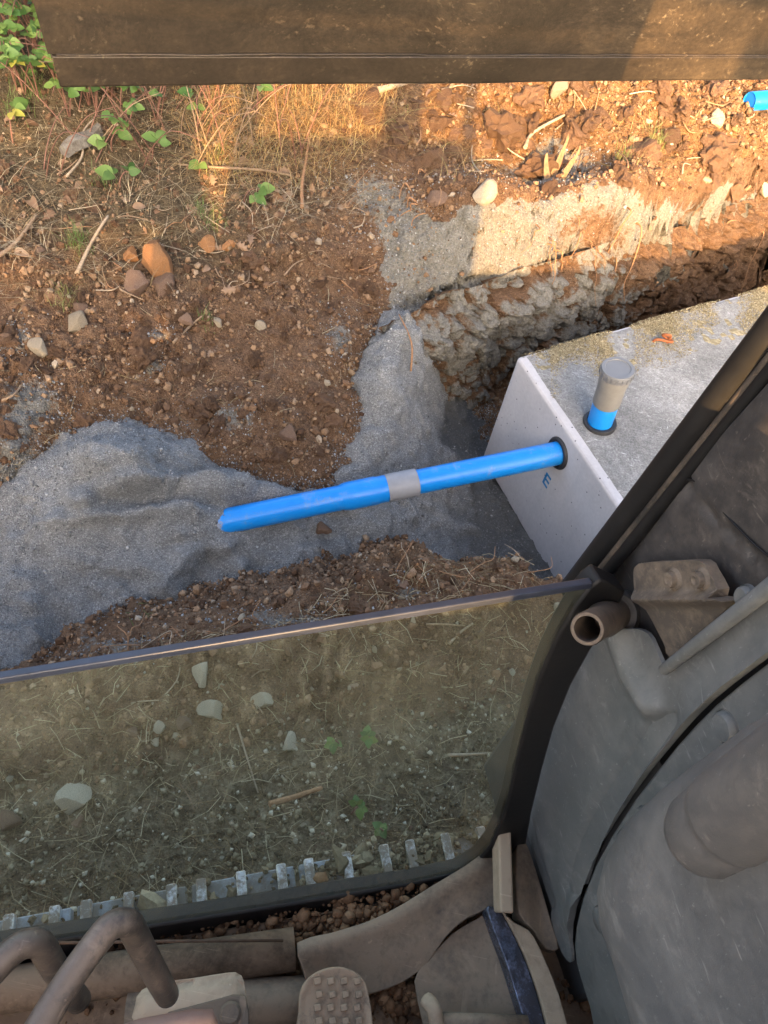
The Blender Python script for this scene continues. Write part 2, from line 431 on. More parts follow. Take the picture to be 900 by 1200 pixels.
def concrete_top():
    b = NB('rough_concrete'); v = b.obj()
    n = b.noise(v, 3.4, 6, .65); n2 = b.noise(v, 130, 6, .75); n3 = b.noise(v, 9, 6, .7); n4 = b.noise(v, 40, 5, .7)
    c = b.math('ADD', b.math('ADD', b.math('MULTIPLY', n2, .55), b.math('MULTIPLY', n, .35)), b.math('MULTIPLY', n4, .25))
    col = b.ramp(c, [(.42, (.10, .097, .092)), (.56, (.20, .195, .185)), (.66, (.31, .30, .285)), (.76, (.48, .465, .44))])
    for sc_, ro, lo in [((16, 95, 10), .9, .60), ((14, 80, 10), 1.5, .62), ((80, 13, 10), .6, .63)]:
        st = b.noise(b.scaled(v, sc_, (0, 0, ro)), 1.4, 5, .7, .15)
        col = b.mix(b.math('MULTIPLY', b.ramp(st, [(lo, 0.), (lo + .06, 1.)]), b.ramp(n3, [(.42, 0.), (.58, .75)])), col, (.56, .55, .53))
    return b.fin(col, .92, b.bump(n2, .8, .006, b.bump(n4, .5, .008)), spec=.2)
def steel_bucket():
    b = NB('worn_bucket_steel'); v = b.obj()
    wv = b.n('ShaderNodeVectorMath', {0: v, 1: b.n('ShaderNodeVectorMath', {0: b.n('ShaderNodeTexNoise', {'Vector': v, 'Scale': 2.5, 'Detail': 4}).outputs['Color'], 1: (.12, .12, .12)}, operation='MULTIPLY').outputs[0]}, operation='ADD').outputs[0]
    n = b.noise(b.scaled(wv, (1, 2.2, 2.2), (0, .5, .1)), 2.2, 12, .78, .2); n2 = b.noise(wv, 45, 6, .72)
    s1 = b.noise(b.scaled(wv, (4, 30, 30), (0, .55, .1)), 1.5, 9, .72, .2)
    ns = b.noise(b.scaled(wv, (7, 150, 110), (0, .75, .15)), 1.1, 4, .6)
    ns2 = b.noise(b.scaled(wv, (12, 170, 120), (0, .2, -.3)), 1.1, 4, .6)
    col = b.ramp(n, [(.30, (.013, .011, .009)), (.48, (.030, .022, .015)), (.62, (.058, .040, .023)), (.78, (.12, .078, .038))])
    fine = b.noise(b.scaled(wv, (9, 220, 160), (0, .6, .1)), 1.2, 6, .7)
    col = b.mix(.55, col, b.ramp(fine, [(.3, .45), (.7, 1.6)]), 'MULTIPLY')
    col = b.mix(.25, col, b.ramp(n2, [(.3, .5), (.7, 1.5)]), 'MULTIPLY')
    msk = b.ramp(b.noise(v, 5, 5, .6), [(.45, .1), (.65, 1.)])
    col = b.mix(b.math('MULTIPLY', b.math('MULTIPLY', b.ramp(ns, [(.60, 0.), (.74, 1.)]), msk), .32), col, (.36, .27, .17))
    col = b.mix(b.math('MULTIPLY', b.math('MULTIPLY', b.ramp(ns2, [(.64, 0.), (.76, 1.)]), msk), .3), col, (.30, .24, .17))
    h = b.math('ADD', b.math('MULTIPLY', fine, .6), b.math('MULTIPLY', n2, .3))
    return b.fin(col, b.ramp(n, [(.3, .34), (.7, .55)]), b.bump(h, .22, .0025), .2, .45)
def leaf_material(name, c1, c2, trans=.25):
    b = NB(name); r = b.rnd(); n = b.noise(b.obj(), 40, 4, .6)
    col = b.mix(r, c1, c2); col = b.mix(.35, col, b.ramp(n, [(.3, .55), (.7, 1.35)]), 'MULTIPLY')
    b.p.inputs['Subsurface Weight'].default_value = 0
    tl = b.n('ShaderNodeBsdfTranslucent', {'Color': col}); mx = b.n('ShaderNodeMixShader', {0: trans})
    b.fin(col, .5, b.bump(n, .2, .003), spec=.35)
    b.t.links.new(b.p.outputs[0], mx.inputs[1]); b.t.links.new(tl.outputs[0], mx.inputs[2]); b.t.links.new(mx.outputs[0], b.out.inputs['Surface'])
    return b.m

def pvc_material():
    b = NB('blue_pvc'); v = b.pos()
    n = b.noise(v, 14, 7, .7, .4); n2 = b.noise(v, 90, 5, .7); sc_ = b.noise(b.scaled(v, (18, 60, 160), (.2, .1, .15)), 1.3, 4, .6)
    col = b.mix(b.ramp(n, [(.35, 0.), (.7, 1.)]), (.004, .205, .62), (.010, .235, .66))
    dirt = b.math('ADD', b.math('MULTIPLY', b.ramp(b.math('ADD', n, b.math('MULTIPLY', n2, .25)), [(.68, 0.), (.84, 1.)]), .5), b.math('MULTIPLY', b.ramp(sc_, [(.66, 0.), (.72, 1.)]), .22))
    dirt = b.math('ADD', dirt, b.math('MULTIPLY', b.ramp(b.math('ADD', b.attr('bury'), b.math('MULTIPLY', b.math('SUBTRACT', n2, .5), 1.2)), [(.45, 0.), (.7, 1.)]), .8), True)
    col = b.mix(dirt, col, (.27, .265, .25))
    return b.fin(col, b.math('ADD', b.math('MULTIPLY', dirt, .5), .3, True), b.bump(n2, .05, .001), spec=.5)
M = dict(
    soil=soil_material(), gravel=gravel_material(),
    st_orange=stone_material('ochre_stone', [(.3, (.24, .12, .055)), (.5, (.34, .165, .07)), (.7, (.44, .25, .12))]),
    st_brown=stone_material('earthy_stone', [(.3, (.09, .055, .035)), (.5, (.17, .105, .07)), (.7, (.30, .21, .15))]),
    st_pale=stone_material('pale_limestone', [(.28, (.15, .105, .065)), (.45, (.30, .24, .165)), (.7, (.44, .375, .28))]),
    st_grey=stone_material('grey_stone', [(.3, (.16, .155, .14)), (.5, (.28, .27, .245)), (.7, (.42, .41, .38))]),
    st_white=stone_material('chalky_stone', [(.28, (.17, .14, .095)), (.45, (.36, .315, .235)), (.7, (.54, .49, .40))]),
    st_dark=stone_material('dark_dusty_stone', [(.3, (.06, .05, .038)), (.5, (.115, .102, .086)), (.7, (.20, .187, .165))]),
    clod=stone_material('soil_clods', [(.3, (.085, .048, .028)), (.5, (.175, .10, .058)), (.72, (.29, .18, .11))], .9, 1.6),
    crumb=tint_material('soil_crumbs', [(0, (.07, .038, .022)), (.5, (.18, .105, .06)), (.88, (.28, .178, .105)), (.97, (.28, .20, .13)), (1, (.34, .28, .21))]),
    trodcrumb=tint_material('trodden_crumbs', [(0, (.07, .053, .033)), (.5, (.18, .145, .09)), (.8, (.33, .28, .19)), (1, (.55, .50, .40))]),
    grain=tint_material('stone_grains', [(0, (.12, .12, .118)), (.5, (.22, .22, .215)), (.9, (.33, .33, .32)), (1, (.52, .515, .50))]),
    ygrain=tint_material('yellow_sand_grains', [(0, (.14, .115, .07)), (.5, (.255, .21, .125)), (1, (.42, .36, .24))]),
    straw=tint_material('straw', [(0, (.12, .08, .045)), (.5, (.27, .20, .11)), (1, (.50, .43, .29))]),
    drygrass=tint_material('dry_grass', [(0, (.16, .08, .04)), (.5, (.33, .20, .085)), (.9, (.45, .33, .15)), (1, (.20, .22, .07))]),
    twig=plain('twig_bark', (.24, .165, .105), .85, 0, 90, .4, .4, .003, .2),
    paletwig=plain('bleached_wood', (.30, .235, .165), .85, 0, 70, .3, .4, .003, .2),
    stake=plain('weathered_stake', (.19, .125, .07), .85, 0, 60, .4, .5, .004, .2),
    root=plain('root_bark', (.27, .15, .08), .85, 0, 90, .35, .4, .003, .2),
    stem=plain('red_brown_stem', (.17, .085, .06), .7, 0, 60, .35, .2, .002, .3),
    green=leaf_material('bramble_leaf', (.05, .115, .024), (.15, .225, .055)),
    yellow=leaf_material('yellowing_leaf', (.34, .33, .06), (.42, .34, .07)),
    dead=leaf_material('dead_leaf', (.15, .08, .042), (.28, .185, .115), .1),
    grass=leaf_material('grass_blade', (.10, .16, .04), (.22, .24, .08)),
    blue=pvc_material(),
    bluein=plain('blue_pvc_bore', (.012, .16, .58), .5, 0, 8, .08, .03, .001, .3),
    gpvc=plain('grey_pvc', (.14, .143, .15), .42, 0, 14, .08, .03, .001, .4),
    gpvc3=plain('pale_grey_pvc', (.25, .245, .25), .45, 0, 20, .12, .03, .001, .4),
    gpvc2=plain('grey_pvc_dusty', (.19, .18, .165), .6, 0, 20, .16, .05, .001, .3),
    rubber=plain('black_rubber', (.022, .022, .024), .6, 0, 60, .3, .1, .001, .4),
    conc=concrete_side(), conctop=concrete_top(), bluepaint=plain('blue_stencil_paint', (.02, .15, .33), .6, 0, 120, .3, .05, .001, .3),
    rod=plain('dull_rod', (.10, .065, .045), .7, .3, 60, .4, .2, .002, .3), rust=plain('rusty_iron', (.30, .10, .04), .8, .2, 90, .5, .4, .002, .3),
    bucket=steel_bucket(), glass=glass_material(),
    gedge=plain('glass_edge_strip', (.030, .036, .055), .35, 0, 30, .3, .05, .001, .5),
    panel=dusty('grey_trim_plastic', (.125, .134, .133), (.27, .265, .25), .45, .40, 6, True, 0, .12, .4),
    panel2=dusty('grey_trim_plastic_brown_dust', (.132, .133, .131), (.27, .26, .24), .45, .41, 7, True, 0, .12, .4),
    darktrim=dusty('dark_trim_plastic', (.05, .047, .046), (.16, .137, .118), .5, .5, 8, True, 0, .12, .4),
    sleeve=dusty('dark_lever_sleeve', (.125, .121, .117), (.25, .225, .20), .42, .40, 9, True, 0, .12, .4),
    seal=dusty('black_rubber_seal', (.008, .008, .009), (.05, .045, .04), .12, .5, 9, False, 0, .2, .4),
    dustmetal=dusty('dust_caked_steel', (.125, .104, .085), (.31, .245, .18), .8, .65, 11, True, .2, .25, .3),
    darkmetal=dusty('dark_dusty_steel', (.06, .055, .05), (.24, .18, .13), .55, .5, 12, True, .4, .2, .4),
    floor=dusty('muddy_floor', (.085, .062, .045), (.23, .165, .115), .8, .8, 10, True, 0, .6, .2),
    leverm=dusty('worn_black_lever', (.04, .038, .038), (.26, .205, .165), .42, .32, 18, True, .2, .15, .45),
    pad=dusty('dusty_beige_pad', (.28, .225, .165), (.42, .34, .25), .8, .75, 10, True, 0, .25, .25),
    pedalr=dusty('dusty_rubber_pedal', (.14, .11, .085), (.36, .27, .19), .85, .8, 22, False, 0, .3, .25),
    shiny=dusty('polished_steel_edge', (.22, .27, .40), (.06, .06, .07), .9, .22, 35, True, .9, .2, .5),
    track=dusty('polished_track_bar', (.80, .84, .90), (.22, .18, .14), .95, .3, 20, False, .85, .3, .6, True),
    trackmud=dusty('muddy_track_plate', (.36, .41, .48), (.16, .13, .09), .8, .45, 9, False, .3, .4, .4, True),
    paint=plain('machine_paint', (.55, .30, .03), .5, 0, 8, .15, .05, .002, .4),
    paintd=plain('dark_machine_paint', (.05, .05, .05), .5, 0, 8, .15, .05, .002, .4),
    lever2=dusty('worn_red_brown_grip', (.19, .11, .085), (.27, .19, .14), .6, .5, 14, False, 0, .1, .4),
)

# ------------------------------------------------------------------ the ground
X0, X1, Y0, Y1, ST = -3.7, 3.5, -0.7, 7.4, 0.012
def tps(ctrl):
    P = np.array([at(x, y, z)[:2] for x, y, z in ctrl]); Z = np.array([c[2] for c in ctrl], float)
    def K(d2): return .5 * d2 * np.log(d2 + 1e-12)
    n = len(P); D = ((P[:, None] - P[None]) ** 2).sum(2)
    A = np.zeros((n + 3, n + 3)); A[:n, :n] = K(D) + np.eye(n) * 2e-3; A[:n, n] = 1; A[:n, n + 1:] = P; A[n, :n] = 1; A[n + 1:, :n] = P.T
    W = np.linalg.solve(A, np.concatenate([Z, [0, 0, 0]]))
    def f(X, Y):
        q = np.stack([X.ravel(), Y.ravel()], 1); d = ((q[:, None] - P[None]) ** 2).sum(2)
        return (K(d) @ W[:n] + W[n] + q @ W[n + 1:]).reshape(X.shape)
    return f
def coarse_eval(f, gx, gy, k=6):
    cx = np.arange(gx[0], gx[-1] + ST * k * 1.01, ST * k); cy = np.arange(gy[0], gy[-1] + ST * k * 1.01, ST * k)
    CX, CY = np.meshgrid(cx, cy); Z = f(CX, CY)
    ix = np.clip(((gx - cx[0]) / (ST * k)).astype(int), 0, len(cx) - 2); iy = np.clip(((gy - cy[0]) / (ST * k)).astype(int), 0, len(cy) - 2)
    fx = (gx - cx[ix]) / (ST * k); fy = ((gy - cy[iy]) / (ST * k))[:, None]
    a = Z[iy][:, ix] * (1 - fx) + Z[iy][:, ix + 1] * fx; b_ = Z[iy + 1][:, ix] * (1 - fx) + Z[iy + 1][:, ix + 1] * fx
    return a * (1 - fy) + b_ * fy
UPPER = [(885, 118, .43), (600, 105, .42), (350, 115, .38), (150, 120, .36), (0, 60, .5), (-200, 0, .62), (1100, 110, .5), (300, -60, .8), (800, -60, .8), (-300, 300, .2),
    (700, 165, .33), (850, 185, .33), (450, 240, .14), (300, 220, .16), (100, 215, .16), (-80, 230, .18),
    (515, 264, .16), (560, 250, .25), (620, 238, .28), (680, 215, .32), (730, 222, .32), (800, 245, .27), (900, 230, .33), (1050, 220, .36), (600, 226, .2), (680, 203, .24),
    (540, 345, -.15), (600, 335, -.15), (670, 325, -.12), (730, 315, -.1), (800, 302, -.08), (900, 280, -.05), (1050, 270, .0), (460, 330, -.06),
    (188, 310, .06), (50, 330, .04), (330, 310, .06), (420, 300, .03), (240, 262, .1), (250, 430, -.12), (100, 420, -.08), (0, 430, -.06), (400, 410, -.10), (-150, 450, -.05),
    (250, 520, -.2), (350, 560, -.3), (60, 500, -.15), (0, 545, -.16), (-120, 600, -.15), (430, 480, -.25),
    (0, 650, -.5), (150, 640, -.5), (300, 640, -.48), (420, 640, -.5), (500, 640, -.6), (560, 660, -.45), (-100, 750, -.45), (60, 720, -.55), (20, 780, -.52), (220, 690, -.45), (380, 672, -.36), (480, 645, -.36), (590, 640, -.25),
    (655, 672, -.01), (580, 648, .10), (500, 666, .09), (420, 688, .05), (330, 716, .02), (180, 745, -.02), (100, 772, -.05), (0, 815, -.1), (-120, 850, -.1), (750, 720, 0), (900, 760, 0),
    (200, 850, 0), (400, 800, 0), (560, 760, .01), (0, 920, 0), (300, 1000, 0), (550, 900, 0), (700, 1000, 0), (100, 1150, 0), (-200, 1000, 0), (900, 1100, 0)]
PIT = np.array([(.12, 2.9), (.20, 3.10), (.40, 3.32), (.86, 3.72), (1.5, 4.33), (3.0, 5.75), (3.6, 4.6), (2.6, 3.15), (1.15, 2.0), (.7, 1.86), (.36, 1.95), (.22, 2.3)])
def pit_dist(X, Y):
    ins = np.zeros(X.shape, bool); d = np.full(X.shape, 9.); n = len(PIT)
    for i in range(n):
        p, r = PIT[i], PIT[(i + 1) % n]
        ins ^= ((p[1] > Y) != (r[1] > Y)) & (X < (r[0] - p[0]) * (Y - p[1]) / (r[1] - p[1] + 1e-12) + p[0])
        e = r - p; t = np.clip(((X - p[0]) * e[0] + (Y - p[1]) * e[1]) / (e @ e), 0, 1)
        d = np.minimum(d, np.hypot(X - p[0] - t * e[0], Y - p[1] - t * e[1]))
    return np.where(ins, -d, d)
gx = np.arange(X0, X1, ST); gy = np.arange(Y0, Y1, ST); NX, NY = len(gx), len(gy)
GX, GY = np.meshgrid(gx, gy)
ZU = coarse_eval(tps(UPPER), gx, gy)
_LX, _LY = to_px(np.stack([GX.ravel(), GY.ravel(), ZU.ravel()], 1)); _LX = _LX.reshape(GX.shape); _LY = _LY.reshape(GX.shape)
_ledge = np.interp(_LX, [-50, 60, 110, 150, 200, 255, 330, 380, 430, 455], [330, 322, 300, 275, 268, 283, 306, 312, 300, 290])
_wt = np.clip(1 - (_LX - 400) / 60, 0, 1) * (np.abs(_LY - _ledge) < 140) * (_LX > -200)
ZU = ZU + .045 * np.tanh((_ledge - _LY) / 10) * np.exp(-((_LY - _ledge) / 55) ** 2) * _wt
flatP = np.stack([GX.ravel(), GY.ravel(), np.zeros(GX.size)], 1)
PD = pit_dist(GX, GY)
wob = (.05 * fbm(flatP, .35, 3, 5) + .03 * vnoise(flatP, .09, 9)).reshape(GX.shape)
tt = sstep(.10, .25, PD + wob)
ZG = (-.84) * (1 - tt) + ZU * tt
def normals(Z):
    dy, dx = np.gradient(Z, ST); N = np.stack([-dx, -dy, np.ones_like(Z)], 2); return N / np.linalg.norm(N, axis=2)[..., None]
N0 = normals(ZG); P0 = np.stack([GX, GY, ZG], 2).reshape(-1, 3); n0 = N0.reshape(-1, 3)
PX, PY = to_px(P0)
def inpx(poly):
    ins = np.zeros(PX.shape, bool); n = len(poly)
    for i in range(n):
        (a, b_), (c, d) = poly[i], poly[(i + 1) % n]
        ins ^= ((b_ > PY) != (d > PY)) & (PX < (c - a) * (PY - b_) / (d - b_ + 1e-12) + a)
    return ins
def blob(cx, cy, rx, ry, rot=0):
    c, s = math.cos(rot), math.sin(rot); u = ((PX - cx) * c + (PY - cy) * s) / rx; v = (-(PX - cx) * s + (PY - cy) * c) / ry
    return np.exp(-(u * u + v * v))
steep = 1 - n0[:, 2]
wall = sstep(.30, .6, steep) * (P0[:, 1] > 2.6)
trod = sstep(-.05, -.25, P0[:, 1] - (1.06 + .43 * P0[:, 0])) * (P0[:, 2] > -.3)
turf = np.clip(sstep(-.3, -1.3, P0[:, 0] + .35 * (3.6 - P0[:, 1])) * sstep(2.6, 3.2, P0[:, 1]), 0, 1)
rough = (1 - .55 * trod)
f1 = fbm(P0, .42, 3, 21); f2 = fbm(P0, .13, 3, 31); f3 = fbm(P0, .045, 2, 41)
wd1, wd2, wid = worley(P0 + .03 * np.stack([f2, f3, f1], 1), .085, 51)
vd1, vd2, vid = worley(P0, .035, 61)
clodm = sstep(.0, .5, f1 + .3)
cr_ = np.exp(-((wd2 - wd1) / .10) ** 2) * sstep(-.1, .25, f1 + .5 * f2)
disp = rough * (.050 * f1 + .036 * f2 + .012 * f3 - .016 * cr_ + clodm * (.046 * (wid > .45) * np.clip(1 - wd1 * 1.35, 0, 1) + .013 * np.clip(1 - vd1 * 1.2, 0, 1)) - .006)
qd1, qd2, qid = worley(P0 * np.array([1, 1, .8]) + .02 * np.stack([f2, f1, f3], 1), .15, 71)
rd1, rd2, rid2 = worley(P0 + .01 * np.stack([f3, f2, f1], 1), .065, 76)
blocks = .15 * (qid - .5) - .10 * np.exp(-((qd2 - qd1) / .10) ** 2) + .045 * (rid2 - .5) - .02 * np.exp(-((rd2 - rd1) / .1) ** 2) + .02 * f2
bd1, _q, bid = worley(P0 + .05 * np.stack([f2, f1, f3], 1), .21, 81); bd2_, _q, bid2 = worley(P0 + .03 * np.stack([f3, f2, f1], 1), .10, 86)
far_b = sstep(3.9, 4.4, P0[:, 1] - .25 * P0[:, 0]) * (1 - .8 * turf) * (1 - wall)
lowwall = wall * sstep(.02, -.2, P0[:, 2] + .06 * f1)
upwall = wall * (1 - sstep(.02, -.2, P0[:, 2] + .06 * f1))
disp = disp * (1 - .6 * upwall) + lowwall * blocks * 1.25 + upwall * (.022 * f2 + .05 * f1 - .03 * np.exp(-((qd2 - qd1) / .07) ** 2) * (qid > .4) + .007 * vnoise(P0 * np.array([1, 1, .6]), .06, 78) + .010 * (qid - .5)) + far_b * (.09 * (bid - .45) * np.clip(1.2 - bd1 * 1.3, 0, 1) + .055 * (bid2 - .4) * np.clip(1.1 - bd2_ * 1.2, 0, 1))
PG = P0 + n0 * disp[:, None]
# where crushed stone dust clings to the earth
dust = np.zeros(len(P0))
_px, _py = PX, PY; PX = PX + 34 * f2 + 30 * f1; PY = PY + 16 * f2
face = inpx([(455, 262), (520, 258), (560, 246), (620, 236), (690, 210), (730, 210), (760, 236), (800, 240), (850, 228), (900, 222), (960, 225), (960, 292), (900, 290), (730, 345), (640, 420), (560, 480), (500, 470), (470, 380), (455, 320)])
PX, PY = _px, _py
dust += face * (.74 + .25 * f1)
for c in [(40, 470, 45, 35), (15, 540, 40, 60), (150, 520, 45, 25), (185, 395, 25, 16), (180, 430, 22, 14), (270, 490, 45, 22), (20, 400, 25, 22), (400, 395, 22, 30), (470, 270, 40, 45), (430, 225, 40, 30),
          (300, 570, 40, 18), (480, 400, 30, 60), (505, 330, 45, 70), (55, 575, 40, 30), (660, 170, 50, 25), (640, 200, 70, 20), (335, 720, 90, 14), (480, 690, 25, 10), (130, 755, 60, 18)]:
    dust += .62 * blob(*c)
dust *= 1 - .5 * blob(702, 268, 30, 30) - .5 * blob(600, 460, 60, 40)
_crk = np.clip(sstep(.03, .2, qd2 - qd1) * (.35 + .65 * sstep(.02, .16, rd2 - rd1)), 0, 1)
dust *= 1 - lowwall * (1 - _crk) * .6  # dust thinned along wall cracks: crevice shade put into the colour
dust += lowwall * .22 * (PX < 800)
dust += wall * .35 * f2
dust *= 1 - .25 * inpx([(490, 440), (620, 380), (700, 350), (900, 300), (960, 300), (640, 520), (500, 510)])
gi = np.arange(NX * NY).reshape(NY, NX)
quads = np.stack([gi[:-1, :-1], gi[:-1, 1:], gi[1:, 1:], gi[1:, :-1]], 2).reshape(-1, 4)
gme = mesh_np('ground', PG, quads)
set_attr(gme, 'dust', np.clip(dust, 0, 1)); set_attr(gme, 'sunglow_redearth', np.clip(far_b + .6 * blob(560, 655, 130, 28) + .4 * blob(300, 735, 150, 22), 0, 1)); set_attr(gme, 'trod', trod); set_attr(gme, 'turf', turf)  # far bank carries painted sun orange, near ridge its own redder earth
ground = link('ground', gme, M['soil']); tag(ground, kind='structure')

# the cut face of the pit: a rugged sheet of its own, undercut below the sandy lip
_base = np.array([(.06, 2.86), (.16, 3.10), (.38, 3.34), (.85, 3.76), (1.48, 4.37), (2.98, 5.80)])
_cp = np.array(catmull([np.append(p, 0) for p in _base], 40))[:, :2]; _sg = np.r_[0, np.cumsum(np.linalg.norm(np.diff(_cp, axis=0), axis=1))]
ws = np.arange(0, min(_sg[-1], 3.4), .0095); wx = np.interp(ws, _sg, _cp[:, 0]); wy = np.interp(ws, _sg, _cp[:, 1])
_tx, _ty = np.gradient(wx), np.gradient(wy); _k = np.convolve(np.hypot(_tx, _ty), np.ones(9) / 9, 'same'); ox, oy = -_ty / _k, _tx / _k      # out of the pit, into the bank
ox = np.convolve(np.pad(ox, 15, 'edge'), np.ones(31) / 31, 'valid'); oy = np.convolve(np.pad(oy, 15, 'edge'), np.ones(31) / 31, 'valid')
wt_ = np.linspace(0, 1, 96); WS, WT = np.meshgrid(ws, wt_)
_top = -.06 + .05 * vnoise(np.stack([ws, ws * 0, ws * 0], 1), .3, 301); zz = -.86 + (WT) * (_top[None] + .86)
off = .02 + .05 * np.sin(np.clip(WT, 0, 1) * 2.6) + .16 * sstep(.80, 1.0, WT) - .02 * WT
W0 = np.stack([wx[None] + ox[None] * off, wy[None] + oy[None] * off, zz], 2).reshape(-1, 3)
NW = np.stack([-ox[None] + 0 * WS, -oy[None] + 0 * WS, .25 + 0 * WS], 2).reshape(-1, 3); NW /= np.linalg.norm(NW, axis=1)[:, None]
ha1 = fbm(W0, .3, 3, 311); ha2 = fbm(W0, .08, 3, 315)
_jit = .03 * np.stack([ha2, ha1, ha2], 1)
ka, kb, kid = worley(W0 * np.array([1, 1, 1.25]) + _jit, .16, 321); la, lb, lid = worley(W0 * np.array([1, 1, 1.2]) + .5 * _jit, .07, 331)
# each block is a tilted plate of its own
tilt = (np.modf(kid * 7.31)[0] - .5) * (W0[:, 2] / .16 - np.floor(W0[:, 2] / .16) - .5)
dW = .11 * (kid - .5) + .05 * (lid - .5) - .06 * np.exp(-((kb - ka) / .09) ** 2) - .022 * np.exp(-((lb - la) / .10) ** 2) + .05 * tilt + .035 * ha1 + .012 * ha2 + .004 * vnoise(W0, .018, 341)
dW *= np.clip((1 - WT.ravel()) / .06, 0, 1) * .85 + .15
PW = W0 + NW * dW[:, None]
wvi = np.arange(len(W0)).reshape(WS.shape); wq = np.stack([wvi[:-1, :-1], wvi[:-1, 1:], wvi[1:, 1:], wvi[1:, :-1]], 2).reshape(-1, 4)
wme = mesh_np('pit_wall', PW, wq)
if np.array(wme.polygons[len(wme.polygons) // 2].normal) @ NW[0] < 0: wme.flip_normals()
_cr = sstep(.02, .2, kb - ka) * (.4 + .6 * sstep(.02, .15, lb - la))
WX, WY = to_px(W0)
wdust = np.clip((.25 + .62 * _cr + .45 * ha1 + .25 * ha2 + .2 * (lid - .5)) * (1 - .75 * sstep(720, 780, WX)) - .25 * sstep(-.45, -.7, W0[:, 2]), 0, 1)  # dust left out of block cracks, so crevice shade sits in the colour
set_attr(wme, 'dust', wdust); set_attr(wme, 'trod', wdust * 0); set_attr(wme, 'turf', wdust * 0); set_attr(wme, 'sunglow_redearth', wdust * 0)
try: wme.set_sharp_from_angle(angle=R_(42))
except Exception: pass
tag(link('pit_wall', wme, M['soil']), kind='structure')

# the wider field, out to the horizon, as a sheet with a hole where the worked ground lies
def edge_mean(): return .0
bm = bmesh.new()
rings = []
for k, (gr, zz) in enumerate([(0, None), (1.5, .12), (6, .2), (40, .3), (900, .3)]):
    a = []
    for (x, y) in [(X0 + .03, Y0 + .03), ((X0 + X1) / 2, Y0 + .03), (X1 - .03, Y0 + .03), (X1 - .03, (Y0 + Y1) / 2), (X1 - .03, Y1 - .03), ((X0 + X1) / 2, Y1 - .03), (X0 + .03, Y1 - .03), (X0 + .03, (Y0 + Y1) / 2)]:
        ix = min(max(int((x - X0) / ST), 0), NX - 1); iy = min(max(int((y - Y0) / ST), 0), NY - 1)
        z0 = ZG[iy, ix] - .05
        cx, cy = (X0 + X1) / 2, (Y0 + Y1) / 2; s = 1 + gr / 3.6
        a.append(bm.verts.new((cx + (x - cx) * s, cy + (y - cy) * s, z0 if zz is None else zz)))
    rings.append(a)
for r0, r1 in zip(rings[:-1], rings[1:]):
    for i in range(8): bm.faces.new((r0[i], r0[(i + 1) % 8], r1[(i + 1) % 8], r1[i]))
fm = bm_mesh('field', bm)
fb = NB('field_earth'); fv = fb.pos(); fn = fb.noise(fv, .6, 8, .7)
fmat = fb.fin(fb.ramp(fn, [(.35, (.10, .065, .04)), (.6, (.12, .11, .05))]), .95, fb.bump(fb.noise(fv, 9, 6, .7), .6, .08), spec=.1)
tag(link('field', fm, fmat), kind='structure')

# ------------------------------------------------------------------ the crushed stone bedding
GRAV = [(0, 700, -.36), (0, 610, -.24), (-120, 680, -.3), (-150, 800, -.34), (60, 545, -.14), (130, 520, -.09), (175, 532, -.10), (80, 575, -.14), (220, 545, -.19), (200, 575, -.2), (250, 588, -.195), (236, 610, -.232), (212, 618, -.21), (264, 640, -.330), (300, 645, -.38), (315, 632, -.38), (300, 570, -.29), (330, 600, -.34),
    (110, 650, -.26), (200, 680, -.36), (120, 740, -.40), (40, 760, -.36), (0, 790, -.36), (70, 785, -.40), (-60, 800, -.36), (330, 650, -.40), (290, 700, -.44), (380, 620, -.41), (450, 615, -.43), (452, 430, -.07), (430, 450, -.15), (468, 390, -.03), (478, 360, .0), (492, 420, -.16), (505, 455, -.36), (512, 490, -.58), (400, 550, -.33), (440, 520, -.29), (480, 470, -.28), (495, 520, -.42), (500, 580, -.52), (530, 600, -.62), (545, 640, -.68),
    (540, 530, -.695), (570, 600, -.69), (620, 640, -.69), (700, 500, -.69), (800, 430, -.69), (520, 500, -.69), (400, 670, -.45), (470, 650, -.56), (385, 590, -.36),
    # where the bedding runs out under the earth
    (20, 520, -.30), (-60, 520, -.32), (120, 470, -.32), (210, 500, -.36), (300, 530, -.44), (375, 510, -.42), (400, 440, -.32), (425, 390, -.3), (520, 350, -.45), (250, 350, -.3), (600, 250, -.3), (100, 250, -.2), (900, 200, -.3), (560, 440, -.85),
    (340, 745, -.4), (200, 775, -.45), (500, 720, -.5), (90, 810, -.45), (600, 720, -.6), (300, 900, -.6), (600, 900, -.7), (0, 900, -.6), (900, 700, -.72)]
hx = np.arange(-2.4, 1.9, .010); hy = np.arange(.4, 4.1, .010); HX, HY = np.meshgrid(hx, hy)
_st = ST; ST = .010; ZV = coarse_eval(tps(GRAV), hx, hy, 7); 
Nv = normals(ZV); Pv = np.stack([HX, HY, ZV], 2).reshape(-1, 3)
ST = _st
g1 = fbm(Pv, .5, 3, 101); g2 = fbm(Pv, .11, 3, 111); g3 = vnoise(Pv, .028, 121); g4 = fbm(Pv * np.array([.6, 1.6, 1]), .16, 2, 131)
rid = np.clip(1 - np.abs(g4) * 3.2, 0, 1)
VX, VY = to_px(Pv)
def ln(pts, wdt, h):
    return h * np.exp(-(polydist(VX, VY, pts) / wdt) ** 2)
